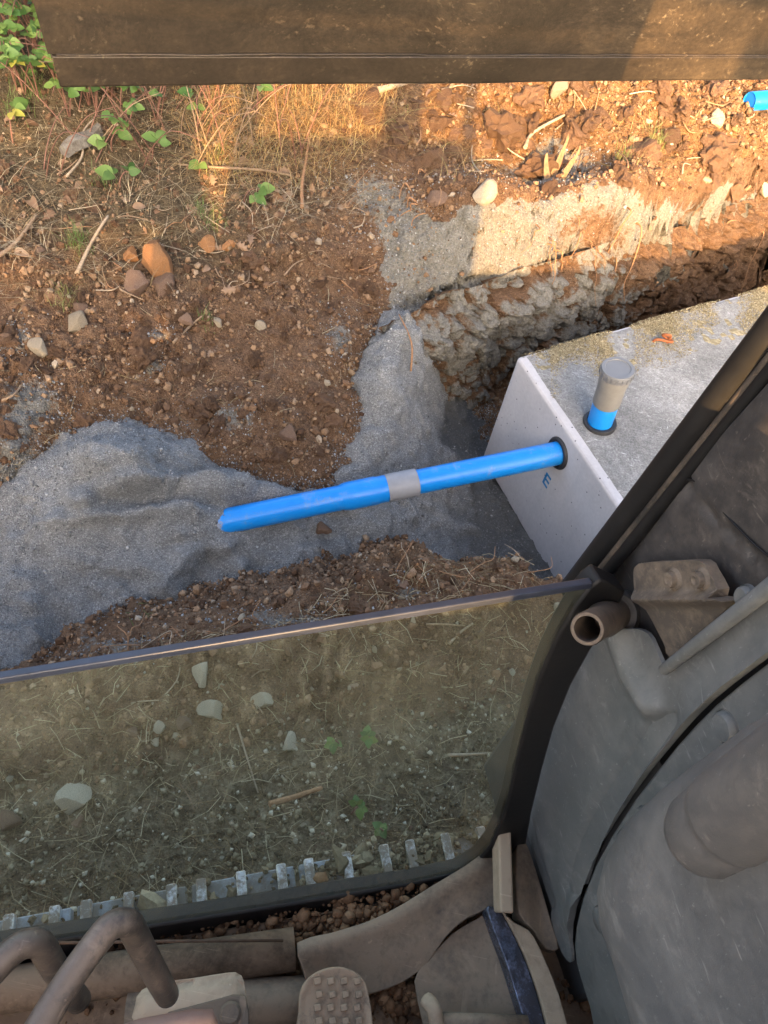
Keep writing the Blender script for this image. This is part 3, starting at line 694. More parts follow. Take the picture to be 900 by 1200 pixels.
# slumped crest, shovel scrapes and the hollow beside the pipe
scoop = ln([(95, 590), (150, 570), (250, 566), (335, 588)], 12, .030) + ln([(60, 612), (150, 602), (230, 598)], 8, .018) - ln([(120, 583), (230, 584), (300, 596)], 9, .022) - ln([(185, 545), (240, 552)], 14, .02)
scoop += ln([(190, 690), (215, 650), (262, 640)], 9, .016) - ln([(230, 690), (250, 655)], 14, .020) + ln([(275, 700), (282, 660)], 8, .016) - ln([(295, 690), (305, 665)], 10, .014) + ln([(330, 690), (345, 650), (400, 640)], 9, .012)
scoop += .05 * np.exp(-((VX - 150) / 70) ** 2 - ((VY - 545) / 22) ** 2) + .008 * np.sin(VX / 17. + 3 * g1) * np.exp(-((VX - 30) / 70) ** 2 - ((VY - 700) / 60) ** 2)
scoop += .012 * fbm(Pv, .16, 3, 141) + .010 * fbm(Pv, .07, 2, 145)
scoop *= 2.5; scoop[VY < 0] = 0
Pv = Pv + Nv.reshape(-1, 3) * ((.030 * g1 + .019 * g2 + .0055 * g3 + .012 * rid - .004 + scoop) * (1 - .85 * np.exp(-((VX - 268) / 40) ** 2 - ((VY - 612) / 22) ** 2)))[:, None]
VX, VY = to_px(Pv)
def gz(x, y):
    ix = np.clip(((x - X0) / ST).round().astype(int), 0, NX - 1); iy = np.clip(((y - Y0) / ST).round().astype(int), 0, NY - 1)
    return PG[:, 2].reshape(NY, NX)[iy, ix]
above = Pv[:, 2] - gz(Pv[:, 0], Pv[:, 1])
# tracks of the shovel: two shallow scoops pressed into the heap
keep = above > -.04
vi = np.arange(len(Pv)).reshape(len(hy), len(hx))
vq = np.stack([vi[:-1, :-1], vi[:-1, 1:], vi[1:, 1:], vi[1:, :-1]], 2).reshape(-1, 4)
vq = vq[keep[vq].any(1)]
used = np.unique(vq); rem = np.full(len(Pv), -1); rem[used] = np.arange(len(used))
vme = mesh_np('crushed_stone_bedding', Pv[used], rem[vq])
def blobv(cx, cy, rx, ry): return np.exp(-((VX - cx) / rx) ** 2 - ((VY - cy) / ry) ** 2)
dark_tone = np.clip(sstep(-.60, -.67, Pv[:, 2]) + .12 * blobv(230, 545, 70, 12) + .45 * blobv(20, 760, 120, 70) + .3 * blobv(280, 690, 60, 30), 0, 1)  # stone made darker towards the pit floor and in some patches
soily = np.clip(.45 * blobv(380, 640, 60, 40) + .5 * blobv(330, 690, 40, 30) + .35 * blobv(240, 640, 40, 25), 0, 1) * .9
set_attr(vme, 'dark_tone', dark_tone[used]); set_attr(vme, 'soily', soily[used])
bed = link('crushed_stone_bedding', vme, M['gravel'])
tag(bed, 'grey crushed stone heaped in the trench around the blue pipe', 'gravel', kind='stuff')

PGg = PG.reshape(NY, NX, 3)
def nrm_np(A, s):
    dy = np.gradient(A, axis=0); dx = np.gradient(A, axis=1); n = np.cross(dx, dy); return n / (np.linalg.norm(n, axis=2)[..., None] + 1e-9)
NGg = nrm_np(PGg, ST); PVg = Pv.reshape(len(hy), len(hx), 3); NVg = nrm_np(PVg, .01)
def surf(x, y, want='top'):
    """point and normal of whatever lies on top there"""
    ix = min(max(int(round((x - X0) / ST)), 0), NX - 1); iy = min(max(int(round((y - Y0) / ST)), 0), NY - 1)
    p, n, k = PGg[iy, ix], NGg[iy, ix], 'soil'
    jx = int(round((x - hx[0]) / .01)); jy = int(round((y - hy[0]) / .01))
    if 0 <= jx < len(hx) and 0 <= jy < len(hy) and PVg[jy, jx, 2] > p[2]: p, n, k = PVg[jy, jx], NVg[jy, jx], 'gravel'
    return p, n, k
def hit(px, py):
    d = ray(px, py)
    t = np.arange(.9, 11, .008); Q = CPOS + t[:, None] * d
    ix = np.clip(((Q[:, 0] - X0) / ST).round().astype(int), 0, NX - 1); iy = np.clip(((Q[:, 1] - Y0) / ST).round().astype(int), 0, NY - 1)
    z = PGg[iy, ix, 2]
    jx = ((Q[:, 0] - hx[0]) / .01).round().astype(int); jy = ((Q[:, 1] - hy[0]) / .01).round().astype(int)
    ok = (jx >= 0) & (jx < len(hx)) & (jy >= 0) & (jy < len(hy))
    z = np.where(ok, np.maximum(z, PVg[np.clip(jy, 0, len(hy) - 1), np.clip(jx, 0, len(hx) - 1), 2]), z)
    b = np.nonzero(Q[:, 2] < z)[0]
    i = b[0] if len(b) else len(t) - 1
    p, n, k = surf(Q[i, 0], Q[i, 1])
    return np.array(p), np.array(n), k, t[i]

# ------------------------------------------------------------------ the concrete tank
TL = at(606, 418, .02); NR = at(722, 590, .02); TU = (NR - TL); TU[2] = 0; TU /= np.linalg.norm(TU)
TN = np.array([-TU[1], TU[0], 0]);  TN = TN if TN[1] > 0 else -TN          # into the end wall
TV = at(884, 340, .02) - TL; TV[2] = 0; TV /= np.linalg.norm(TV)
TW, TLEN, TZ, TB = 1.22, 2.5, .02, -.71
def tk(u, v, z): return TL + TU * u + TV * v + UP * (z - TL[2])
tank = thing('concrete_tank', 'pale grey precast concrete tank with a letter E, sunk in the pit', 'tank', tk(TW / 2, TLEN / 2, TB))
cz = (TZ + TB) / 2
tb = boxes('tank_wall', [(tk(TW / 2, TLEN / 2, cz), TU * TW / 2, TV * TLEN / 2, UP * (TZ - TB) / 2)], M['conc'], tank, .018, seg=3)
# rough floated top, set 2 mm proud inside the smooth lip of the walls
bm = bmesh.new(); nu, nv = 56, 110
gridv = [[None] * (nv + 1) for _ in range(nu + 1)]
uu = np.linspace(.008, TW - .03, nu + 1); vv = np.linspace(.035, TLEN - .03, nv + 1)
tp = np.array([[u, v, 0] for u in uu for v in vv]); tn = (fbm(tp, .25, 4, 201) * .0035 + vnoise(tp, .03, 205) * .0012).reshape(nu + 1, nv + 1)
for i, u in enumerate(uu):
    for j, v in enumerate(vv):
        e = min(i, nu - i, j, nv - j) == 0
        gridv[i][j] = bm.verts.new(tk(u, v, TZ + (-.004 if e else .004 + tn[i, j])))
for i in range(nu):
    for j in range(nv): bm.faces.new((gridv[i][j], gridv[i + 1][j], gridv[i + 1][j + 1], gridv[i][j + 1]))
me = bm_mesh('top_slab', bm)
if me.polygons[0].normal.z < 0: me.flip_normals()
link('top_slab', me, M['conctop'], tank)
# inlet hole: black lip seal on the end wall
dd = ray(654, 531); HC = CPOS + dd * (((TL - CPOS) @ TN) / (dd @ TN))
PL = at(264, 611, -.295); pax = HC - PL; plen = np.linalg.norm(pax); pax /= plen
lathe('inlet_seal', HC + TN * .01, -TN, [(.058, 0), (.078, 0), (.078, .014), (.072, .022), (.060, .022), (.058, .010)], M['rubber'], tank, 48)
# stencilled E below the inlet (mark lies on the end wall)
dd = ray(641, 563); EC = CPOS + dd * (((TL - CPOS) @ TN) / (dd @ TN))
eu, ev = TU, UP; o_ = -TN * .0015; eh, ew, es = .036, .021, .0075
boxes('stencil_letter', [(EC + o_ - eu * (ew - es * .6), eu * es * .8, ev * eh, TN * .001)] +
      [(EC + o_ + ev * k * (eh - es * .7) + eu * es * .6, eu * (ew - es * .55), ev * es * .72, TN * .00095) for k in (-1, 0, 1)], M['bluepaint'], tank)
# rusty lifting eye
LC = at(775, 403, TZ)
lp = [LC + np.array([-.035, .0, -.01]), LC + np.array([-.045, -.005, .012]), LC + np.array([-.03, -.012, .03]), LC + np.array([.012, -.016, .034]), LC + np.array([.042, -.006, .028]), LC + np.array([.038, .014, .026]), LC + np.array([.005, .02, .03]), LC + np.array([-.012, .008, .05]), LC + np.array([.006, -.004, .062]), LC + np.array([.026, .004, .05]), LC + np.array([.03, .016, -.01])]
tube('lifting_eye', catmull(lp, 6), .007, M['rust'], tank, 8)

# inspection riser on the tank
RB = at(702, 497, TZ); RT = at(724.5, 431, TZ + .335); rax = RT - RB; rl = np.linalg.norm(rax); rax /= rl
riser = thing('inspection_riser', 'short upright blue pipe with a grey screw cap on top of the tank', 'pipe', RB)
lathe('base_seal', RB - rax * .004, rax, [(.056, 0), (.075, .0), (.076, .018), (.072, .026), (.0585, .026), (.056, .022)], M['rubber'], riser, 48)
lathe('riser_pipe', RB, rax, [(.0555, -.02), (.0555, .45 * rl)], M['blue'], riser, 48)
lathe('socket_sleeve', RB + rax * .40 * rl, rax, [(.057, 0), (.0585, .0), (.0600, .004), (.0600, .10), (.0615, .115), (.0640, .13), (.0640, .55 * rl)], M['gpvc2'], riser, 48)
cpb = RB + rax * (rl - .035)
lathe('screw_cap', cpb, rax, [(.064, .0), (.0695, .0), (.0705, .004), (.0705, .028), (.067, .035), (.054, .035), (.052, .031), (0, .031)], M['gpvc'], riser, 56)
ub = np.cross(rax, [0, 1., 0]); ub /= np.linalg.norm(ub); vb = np.cross(rax, ub)
boxes('cap_ribs', [(cpb + rax * .015 + (ub * math.cos(a) + vb * math.sin(a)) * .0712, (ub * math.cos(a) + vb * math.sin(a)) * .0022, (vb * math.cos(a) - ub * math.sin(a)) * .0028, rax * .013) for a in [2 * math.pi * k / 20 for k in range(20)]], M['gpvc'], riser)

# the inlet pipe, in two lengths joined by a grey coupling
def on_axis(px):
    best = min(np.linspace(-.3, plen, 500), key=lambda s: abs(to_px(PL + pax * s)[0] - px)); return best
pipe = thing('drain_pipe', 'long bright blue plastic pipe running from the gravel heap into the tank', 'pipe', PL)
s1, s2, s3 = on_axis(401), on_axis(453), on_axis(488)
def ring_seg(name, a, b, r0, prof_extra, mat): return lathe(name, PL + pax * a, pax, prof_extra(b - a), mat, pipe, 56)
_b = ring_seg('pipe_length', -.35, s1 + .01, .055, lambda L: [(.055, 0), (.055, L)], M['blue'])
bmq = bmesh.new(); bmq.from_mesh(_b.data); bmesh.ops.subdivide_edges(bmq, edges=[e for e in bmq.edges if abs((e.verts[0].co - e.verts[1].co).dot(Vector(pax))) > .1], cuts=40, use_grid_fill=True); bmq.to_mesh(_b.data); bmq.free()
for p in _b.data.polygons: p.use_smooth = len(p.vertices) < 5
set_attr(_b.data, 'bury', [1.0 * math.exp(-max(0, (Vector(pax).dot(v.co) + .04) / .035)) * (1 if v.co.z > -.01 + v.co.dot(Vector(pax)) * pax[2] else .2) for v in _b.data.vertices])
ring_seg('pipe_socket', s1 - .004, s2 + .004, .06, lambda L: [(.0555, 0), (.0595, .014), (.0628, .03), (.0630, L * .74), (.0598, L * .80), (.0598, L)], M['blue'])
ring_seg('grey_coupling', s2, s3, .06, lambda L: [(.0585, 0), (.0618, .0), (.0622, .003), (.0622, L - .003), (.0612, L), (.0560, L)], M['gpvc3'])
ring_seg('pipe_length', s3 - .02, plen + .10, .0545, lambda L: [(.0548, 0), (.0548, L)], M['blue'])

# loose length of pipe on the far bank
FB = at(878, 119, .47); FD = at(1010, 108, .49) - FB; FL = np.linalg.norm(FD); FD /= FL
far = thing('spare_pipe', 'open-ended length of blue pipe lying on the far bank at the right', 'pipe', FB)
lathe('pipe_wall', FB, FD, [(.049, .6), (.049, .006), (.0505, 0), (.0535, 0), (.055, .004), (.055, 1.7)], M['blue'], far, 48)
lathe('bore', FB + FD * .004, FD, [(.0488, 0.002), (.0488, 1.7)], M['bluein'], far, 40)

# ------------------------------------------------------------------ stones and clods
def rock_mesh(name, seed, mat, flat=.7, cuts=9, sub=3, rough=.05):
    bm = bmesh.new(); bmesh.ops.create_icosphere(bm, subdivisions=sub, radius=1)
    r = np.random.default_rng(seed); P = np.array([v.co for v in bm.verts])
    for k in range(cuts):
        n = r.normal(size=3); n /= np.linalg.norm(n); h = r.uniform(.42, .8); d = P @ n - h
        P = P - np.where(d > 0, d * .92, 0)[:, None] * n
    S = np.array([1, r.uniform(.7, .95), flat]); P = P * S
    P = P * (1 + rough * 2 * fbm(P + seed, .7, 3, seed)[:, None] + rough * vnoise(P, .22, seed + 3)[:, None])
    for v, p in zip(bm.verts, P): v.co = p
    me = bm_mesh(name, bm); me.materials.append(mat)
    try: me.set_sharp_from_angle(angle=R_(24))
    except Exception: pass
    return me
RK = {k: [rock_mesh('stone', 300 + i * 7 + j, M[k], fl, ct, 3, rg) for j, (fl, ct) in enumerate([(.7, 9), (.55, 11), (.85, 8)])] for i, (k, rg) in enumerate([('st_orange', .09), ('st_brown', .09), ('st_pale', .04), ('st_grey', .04), ('st_dark', .04), ('st_white', .04)])}
CL = [rock_mesh('soil_clod', 500 + j, M['clod'], fl, 5, 3, .34) for j, fl in enumerate([.8, .65, .9, .75, .7])]
def put(name, me, p, n, size, label, cat, group=None, sink=.3, spin=None, tilt=.25):
    o = bpy.data.objects.new(name, me); COL.objects.link(o)
    q = Vector(n).lerp(Vector((0, 0, 1)), .4).normalized().to_track_quat('Z', 'Y')
    e = (q.to_matrix() @ Matrix.Rotation(random.uniform(0, 6.28) if spin is None else spin, 3, 'Z') @ Matrix.Rotation(random.uniform(-tilt, tilt), 3, 'X')).to_euler()
    o.rotation_euler = e; o.scale = (size * random.uniform(.9, 1.1), size * random.uniform(.85, 1.1), size * random.uniform(.85, 1.1))
    o.location = Vector(p) + Vector(n) * (size * me_h(me) * (1 - sink * 2) * .9)
    return tag(o, label, cat, group)
def me_h(me): return .6
def px_size(px, t, depth_p): return px * ((np.asarray(depth_p) - CPOS) @ CF) / FPX
NAMED = [
    (188, 308, 58, 'st_orange', 0, 'large ochre-orange boulder resting on the soil bank at left', .25),
    (157, 303, 26, 'st_orange', 1, 'narrow orange stone leaning against the left side of the ochre boulder', .25),
    (155, 337, 36, 'st_brown', 2, 'rough brown stone just below and left of the ochre boulder', .25),
    (190, 337, 30, 'st_brown', 0, 'rounded brown stone directly under the ochre boulder', .25),
    (245, 290, 30, 'st_orange', 1, 'small orange stone to the right of the ochre boulder', .3),
    (268, 291, 16, 'st_orange', 2, 'tiny orange stone at the right end of the orange group', .3),
    (92, 380, 32, 'st_pale', 1, 'pale pinkish stone with a shard on its top, left of the slope', .25),
    (95, 366, 22, 'st_brown', 1, 'grey-brown shard leaning on the pale pinkish stone', .2),
    (45, 408, 25, 'st_pale', 0, 'flat cream stone at the left edge of the slope', .25),
    (566, 229, 32, 'st_pale', 2, 'square pale yellow block above the pit edge', .2),
    (517, 234, 28, 'st_brown', 0, 'flat brown stone left of the square yellow block', .25),
    (337, 508, 25, 'st_brown', 1, 'tan stone low on the soil slope above the blue pipe', .25),
    (375, 620, 22, 'st_brown', 2, 'small oval brown stone lying right under the blue pipe', .25),
    (220, 375, 19, 'st_brown', 1, 'reddish-brown stone in the middle of the soil slope', .3),
    (306, 386, 15, 'st_pale', 2, 'little beige stone right of the middle of the soil slope', .3),
    (255, 380, 13, 'st_pale', 0, 'little tan stone between two others in mid slope', .3),
    (383, 452, 11, 'st_pale', 1, 'small tan pebble near the grey heap crest', .3),
    (10, 400, 24, 'st_brown', 2, 'brown stone at the extreme left of the slope', .3),
    (895, 235, 26, 'st_pale', 1, 'pale stone on the pit edge at the far right', .2),
    (760, 265, 10, 'st_pale', 0, 'small yellowish stone on the far pit edge', .2),
    (834, 140, 24, 'st_pale', 1, 'upright yellow stone on the sunlit far bank near the spare pipe', .2),
    (655, 108, 24, 'st_pale', 0, 'yellow stone right under the bucket edge on the far bank', .2),
    (746, 168, 9, 'st_pale', 2, 'white pebble in the sunlit far bank', .2),
    (246, 833, 35, 'st_pale', 2, 'angular pale stone seen through the middle of the windscreen glass', .15),
    (86, 935, 50, 'st_grey', 0, 'large speckled stone seen low at left through the glass', .15),
    (338, 872, 32, 'st_pale', 1, 'half-dusty pale stone seen through the centre of the glass', .2),
    (92, 965, 19, 'st_brown', 2, 'round pinkish pebble just below the large speckled stone', .15),
    (154, 859, 18, 'st_brown', 1, 'first brown stone of the little row behind the glass', .2),
    (170, 857, 12, 'st_pale', 2, 'smallest stone in the little row behind the glass', .2),
    (184, 853, 20, 'st_pale', 0, 'tan stone in the middle of the little row behind the glass', .2),
    (182, 868, 15, 'st_grey', 1, 'grey pebble below the little row behind the glass', .2),
    (208, 866, 17, 'st_pale', 2, 'yellowish stone right of the little row behind the glass', .2),
    (218, 848, 20, 'st_brown', 0, 'brown stone left of and below the angular pale stone', .2),
    (238, 790, 36, 'st_pale', 1, 'long pale stone near the top of the glass', .35),
    (306, 822, 28, 'st_grey', 2, 'faint dusty stone right of the angular pale stone', .3),
    (15, 965, 30, 'st_brown', 1, 'brown stone at the left picture edge behind the glass', .2),
    (10, 913, 11, 'st_pale', 0, 'tiny yellow pebble at the left edge behind the glass', .2),
    (655, 715, 16, 'st_pale', 2, 'pale stone in the upper right corner of the glass', .2),
    (600, 790, 12, 'st_pale', 0, 'small pale pebble near the right rim of the glass', .2),
    (605, 655, 12, 'st_pale', 1, 'pale flat pebble on the crest of the near soil ridge', .2),
    (470, 690, 13, 'st_brown', 2, 'reddish stone in the middle of the near soil ridge', .2),
    (285, 722, 12, 'st_pale', 1, 'tan pebble on the low end of the near soil ridge', .2),
    (470, 700, 10, 'st_pale', 0, 'beige pebble on the near ridge just above the glass edge', .2),
]
for x, y, s, k, vi_, lab, sink in NAMED:
    p, n, kind, t = hit(x, y)
    if y > 775 and k in ('st_pale', 'st_grey'): k = 'st_white'; sink = max(sink, .3)
    put('stone', RK[k][vi_], p, n, px_size(s, t, p) * .55, lab, 'stone', None, sink)
def scatter_px(n, poly, fn):
    xs = [p[0] for p in poly]; ys = [p[1] for p in poly]; c = 0; g = 0
    while c < n and g < n * 30:
        g += 1
        x, y = random.uniform(min(xs), max(xs)), random.uniform(min(ys), max(ys))
        ins = False
        for i in range(len(poly)):
            (a, b_), (e, f_) = poly[i], poly[(i + 1) % len(poly)]
            if (b_ > y) != (f_ > y) and x < (e - a) * (y - b_) / (f_ - b_) + a: ins = not ins
        if not ins: continue
        p, nn, kind, t = hit(x, y)
        if fn(x, y, p, nn, kind, t) is not False: c += 1
SLOPE = [(-20, 330), (120, 350), (300, 300), (440, 290), (470, 400), (410, 520), (330, 580), (230, 525), (120, 500), (0, 560), (-20, 560)]
FARB = [(420, 105), (900, 100), (905, 225), (740, 215), (600, 230), (500, 235), (420, 200)]
LEFT = [(-20, 200), (420, 200), (430, 290), (300, 300), (120, 345), (-20, 330)]
WALLP = [(500, 400), (620, 345), (760, 320), (900, 290), (880, 330), (610, 410), (580, 480), (510, 480)]
RIDGE = [(95, 775), (330, 720), (500, 655), (600, 640), (655, 672), (640, 690), (330, 735), (100, 778)]
TROD = [(-20, 805), (690, 690), (600, 900), (570, 990), (-20, 1090)]
def clod_fn(label, lo, hi, group, gravel_ok=False):
    def f(x, y, p, n, kind, t):
        if kind == 'gravel' and not gravel_ok: return False
        s = lo * (hi / lo) ** (random.random() ** 1.6)
        put('soil_clod', random.choice(CL), p, n, s / 2, label, 'clod', group, .42)
    return f
scatter_px(105, SLOPE, clod_fn('reddish-brown lump of earth on the soil slope above the gravel heap', .03, .12, 'earth lumps on the soil slope'))
scatter_px(95, FARB, clod_fn('crumbly orange-brown lump of earth on the sunlit far bank', .05, .22, 'earth lumps on the far bank'))
scatter_px(35, LEFT, clod_fn('brown lump of earth among litter on the left bank', .04, .10, 'earth lumps on the left bank'))
scatter_px(28, RIDGE, clod_fn('small brown lump of earth on the near soil ridge', .025, .06, 'earth lumps on the near ridge'))
scatter_px(0, WALLP, clod_fn('dark lump of earth stuck in the pit wall', .05, .13, 'earth lumps in the pit wall'))
def wall_fn(x, y, p, n, kind, t):
    if kind == 'gravel' or n[2] > .9: return False
    put('stone', random.choice(RK['st_dark']), p, n, px_size(random.uniform(16, 40), t, p) * .5, 'angular grey stone bedded in the shaded wall of the pit', 'stone', 'stones in the pit wall', .8, None, .8)
scatter_px(0, [(490, 400), (530, 350), (620, 342), (740, 318), (745, 350), (610, 410), (580, 490), (505, 490)], wall_fn)
def peb_fn(label, ks, lo, hi, group):
    def f(x, y, p, n, kind, t):
        if kind == 'gravel': return False
        put('stone', random.choice(RK[random.choice(ks)]), p, n, lo * (hi / lo) ** (random.random() ** 1.5) / 2, label, 'stone', group, .25)
    return f
scatter_px(48, SLOPE, peb_fn('little pale pebble bedded in the brown soil slope', ['st_pale', 'st_brown', 'st_brown'], .010, .030, 'pebbles on the soil slope'))
scatter_px(26, FARB, peb_fn('little yellowish pebble on the sunlit far bank', ['st_pale', 'st_orange', 'st_brown'], .016, .06, 'pebbles on the far bank'))
scatter_px(95, TROD, peb_fn('little pebble on the trodden ground seen through the glass', ['st_white', 'st_pale', 'st_brown'], .010, .030, 'pebbles behind the glass'))
scatter_px(40, RIDGE, peb_fn('little pebble on the near soil ridge', ['st_brown', 'st_orange', 'st_brown', 'st_pale'], .009, .022, 'pebbles on the near ridge'))

# loose crumbs and grains: nobody could count them
ICO_V = None
def ico():
    bm = bmesh.new(); bmesh.ops.create_icosphere(bm, subdivisions=1, radius=1)
    V = np.array([v.co for v in bm.verts]); F = np.array([[v.index for v in f.verts] for f in bm.faces]); bm.free(); return V, F
OCT = (np.array([[1, 0, 0], [-1, 0, 0], [0, 1, 0], [0, -1, 0], [0, 0, 1], [0, 0, -1]], float), np.array([[0, 2, 4], [2, 1, 4], [1, 3, 4], [3, 0, 4], [2, 0, 5], [1, 2, 5], [3, 1, 5], [0, 3, 5]]))
def bits(name, C, S, tint, mat, label, cat, tmpl, jit=.3, smooth=True):
    TV_, TF = tmpl; n = len(C); k = len(TV_)
    A = rng.normal(size=(n, 4)); A /= np.linalg.norm(A, axis=1)[:, None]
    w_, x_, y_, z_ = A.T
    Rm = np.stack([1 - 2 * (y_ * y_ + z_ * z_), 2 * (x_ * y_ - z_ * w_), 2 * (x_ * z_ + y_ * w_), 2 * (x_ * y_ + z_ * w_), 1 - 2 * (x_ * x_ + z_ * z_), 2 * (y_ * z_ - x_ * w_), 2 * (x_ * z_ - y_ * w_), 2 * (y_ * z_ + x_ * w_), 1 - 2 * (x_ * x_ + y_ * y_)], 1).reshape(n, 3, 3)
    V = TV_[None] * (1 + rng.uniform(-jit, jit, (n, k, 1))) * rng.uniform(.65, 1.1, (n, 1, 3))
    V = np.einsum('nij,nkj->nki', Rm, V) * S[:, None, None] + C[:, None, :]
    F = TF[None] + (np.arange(n) * k)[:, None, None]
    me = mesh_np(name, V.reshape(-1, 3), F.reshape(-1, TF.shape[1]), smooth)
    set_attr(me, 'tint', np.repeat(tint, k))
    o = link(name, me, mat); return tag(o, label, cat, kind='stuff')
def pick(P, wt, n):
    c = np.cumsum(wt); return np.searchsorted(c, rng.random(n) * c[-1])
nG = NGg.reshape(-1, 3); seen = (PX > -60) & (PX < 960) & (PY > 60) & (PY < 1130) & (P0[:, 1] > .1)
cover = np.ones(len(PG), bool)
jx = ((PG[:, 0] - hx[0]) / .01).round().astype(int); jy = ((PG[:, 1] - hy[0]) / .01).round().astype(int); ok = (jx >= 0) & (jx < len(hx)) & (jy >= 0) & (jy < len(hy))
cover = ~(ok & (PVg[np.clip(jy, 0, len(hy) - 1), np.clip(jx, 0, len(hx) - 1), 2] > PG[:, 2] + .005))
dist = np.linalg.norm(PG - CPOS, axis=1)
wt = seen * cover * (1 - trod) * (1 - .85 * np.clip(dust, 0, 1)) * (.35 + np.clip(f1 + .4, 0, 1)) * (1 - .8 * wall) * (1 - .5 * turf) / np.maximum(n0[:, 2], .3) / dist ** .8
i_ = pick(PG, wt, 44000); s_ = .0037 * np.exp(rng.normal(0, .62, len(i_))) * (.55 + dist[i_] / 6); s_ = np.minimum(s_, .022)
bits('soil_crumbs', PG[i_] + rng.normal(0, .004, (len(i_), 3)) + nG[i_] * s_[:, None] * .4, s_, rng.random(len(i_)), M['crumb'], 'loose reddish soil crumbs and grit strewn over the earth banks', 'soil crumbs', ico(), .42, False)
wt = seen * cover * trod
i_ = pick(PG, wt, 15000); s_ = np.minimum(.0032 * np.exp(rng.normal(0, .7, len(i_))), .013)
bits('trodden_crumbs', PG[i_] + rng.normal(0, .004, (len(i_), 3)) + nG[i_] * s_[:, None] * .4, s_, rng.random(len(i_)), M['trodcrumb'], 'fine crumbs of earth on the trodden ground behind the glass', 'soil crumbs', OCT)
wt = seen * cover * np.clip(dust, 0, 1) / dist ** .5
i_ = pick(PG, wt, 9000); s_ = .004 * np.exp(rng.normal(0, .35, len(i_)))
bits('stone_dust_grains', PG[i_] + rng.normal(0, .004, (len(i_), 3)), s_, rng.random(len(i_)), M['grain'], 'grey stone grit clinging to the earth walls', 'grit', OCT)
ind = np.nonzero((above > 0.0) & (VX > -60) & (VX < 800) & (VY < 860))[0]
i_ = ind[rng.integers(0, len(ind), 46000)]; s_ = .0026 * np.exp(rng.normal(0, .35, len(i_)))
nV = NVg.reshape(-1, 3)
bits('crushed_stone_grains', Pv[i_] + rng.normal(0, .004, (len(i_), 3)) * np.array([1, 1, .3]) + nV[i_] * .001, s_, np.clip(rng.random(len(i_)) - .35 * dark_tone[i_], 0, 1), M['grain'], 'grains of crushed grey stone lying on the heap', 'gravel', OCT)
i_ = ind[rng.integers(0, len(ind), 800)]
bits('coarse_stone_chips', Pv[i_] + nV[i_] * .002, .0058 * np.exp(rng.normal(0, .3, len(i_))), rng.random(len(i_)), M['grain'], 'coarser chips of grey stone scattered over the heap', 'gravel', OCT)
gap = np.where(ok, PG[:, 2] - PVg[np.clip(jy, 0, len(hy) - 1), np.clip(jx, 0, len(hx) - 1), 2], 9)
wt = seen * (gap > -.004) * np.exp(-np.clip(gap, 0, 1) / .035)
i_ = pick(PG, wt, 7000); bits('spilt_stone_grains', PG[i_] + rng.normal(0, .01, (len(i_), 3)) * np.array([1, 1, .2]) + nG[i_] * .002, .0034 * np.exp(rng.normal(0, .35, len(i_))), rng.random(len(i_)), M['grain'], 'stone grains spilt over the earth along the edge of the heap', 'gravel', OCT)
# yellow sand spilt on the tank top along its far edge
su, sv = rng.uniform(.0, .6, 110000), rng.uniform(.02, 2.4, 110000)
q = np.stack([su, sv, su * 0], 1); SX, SY = to_px(TL + su[:, None] * TU + sv[:, None] * TV)
mk = fbm(q, .22, 3, 231) * .9 + .95 - su * 4.2 - .9 * (np.abs(sv - .2) < .0)
mk -= 1.2 * np.exp(-((SX - 852) / 16) ** 2) + 1.1 * np.exp(-((SX - 728) / 14) ** 2 - ((SY - 395) / 40) ** 2) + .9 * (SX < 645)
k_ = np.nonzero(mk > rng.uniform(-.25, .9, len(mk)))[0][:30000]
hh = np.clip(mk[k_] - .3, 0, 1) * .010
bits('spilt_yellow_sand', TL + su[k_, None] * TU + sv[k_, None] * TV + UP * (.005 + hh * rng.random(len(k_)))[:, None], .0027 * np.exp(rng.normal(0, .35, len(k_))), rng.random(len(k_)), M['ygrain'], 'yellow sand spilt along the far edge of the tank top', 'sand', OCT)
hp_u = np.arange(-.02, .6, .012); hp_v = np.arange(0, 2.45, .012); HU, HVv = np.meshgrid(hp_u, hp_v)
q = np.stack([HU.ravel(), HVv.ravel(), HU.ravel() * 0], 1); W3 = TL + HU.ravel()[:, None] * TU + HVv.ravel()[:, None] * TV; SX, SY = to_px(W3)
mk = fbm(q, .22, 3, 231) * .9 + .95 - HU.ravel() * 4.2 - 1.2 * np.exp(-((SX - 852) / 16) ** 2) - 1.1 * np.exp(-((SX - 728) / 14) ** 2 - ((SY - 395) / 40) ** 2) - .9 * (SX < 645)
hz = np.clip(mk - .5, -.15, 1) * .006 + .002 * vnoise(q, .03, 77)
hz = np.where((HU.ravel() < .012) | (HU.ravel() > .30) | (HVv.ravel() < .05), -.01, hz)
vi = np.arange(len(q)).reshape(HU.shape); vq = np.stack([vi[:-1, :-1], vi[:-1, 1:], vi[1:, 1:], vi[1:, :-1]], 2).reshape(-1, 4)
vq = vq[(hz[vq] > .0).any(1)]; used = np.unique(vq); rem = np.full(len(q), -1); rem[used] = np.arange(len(used))
sme = mesh_np('sand_drift', (W3 + UP * (hz + .004)[:, None])[used], rem[vq]); set_attr(sme, 'tint', rng.random(len(used)))
tag(link('sand_drift', sme, M['ygrain']), 'thin drift of yellow sand on the tank under the loose grains', 'sand', kind='stuff')

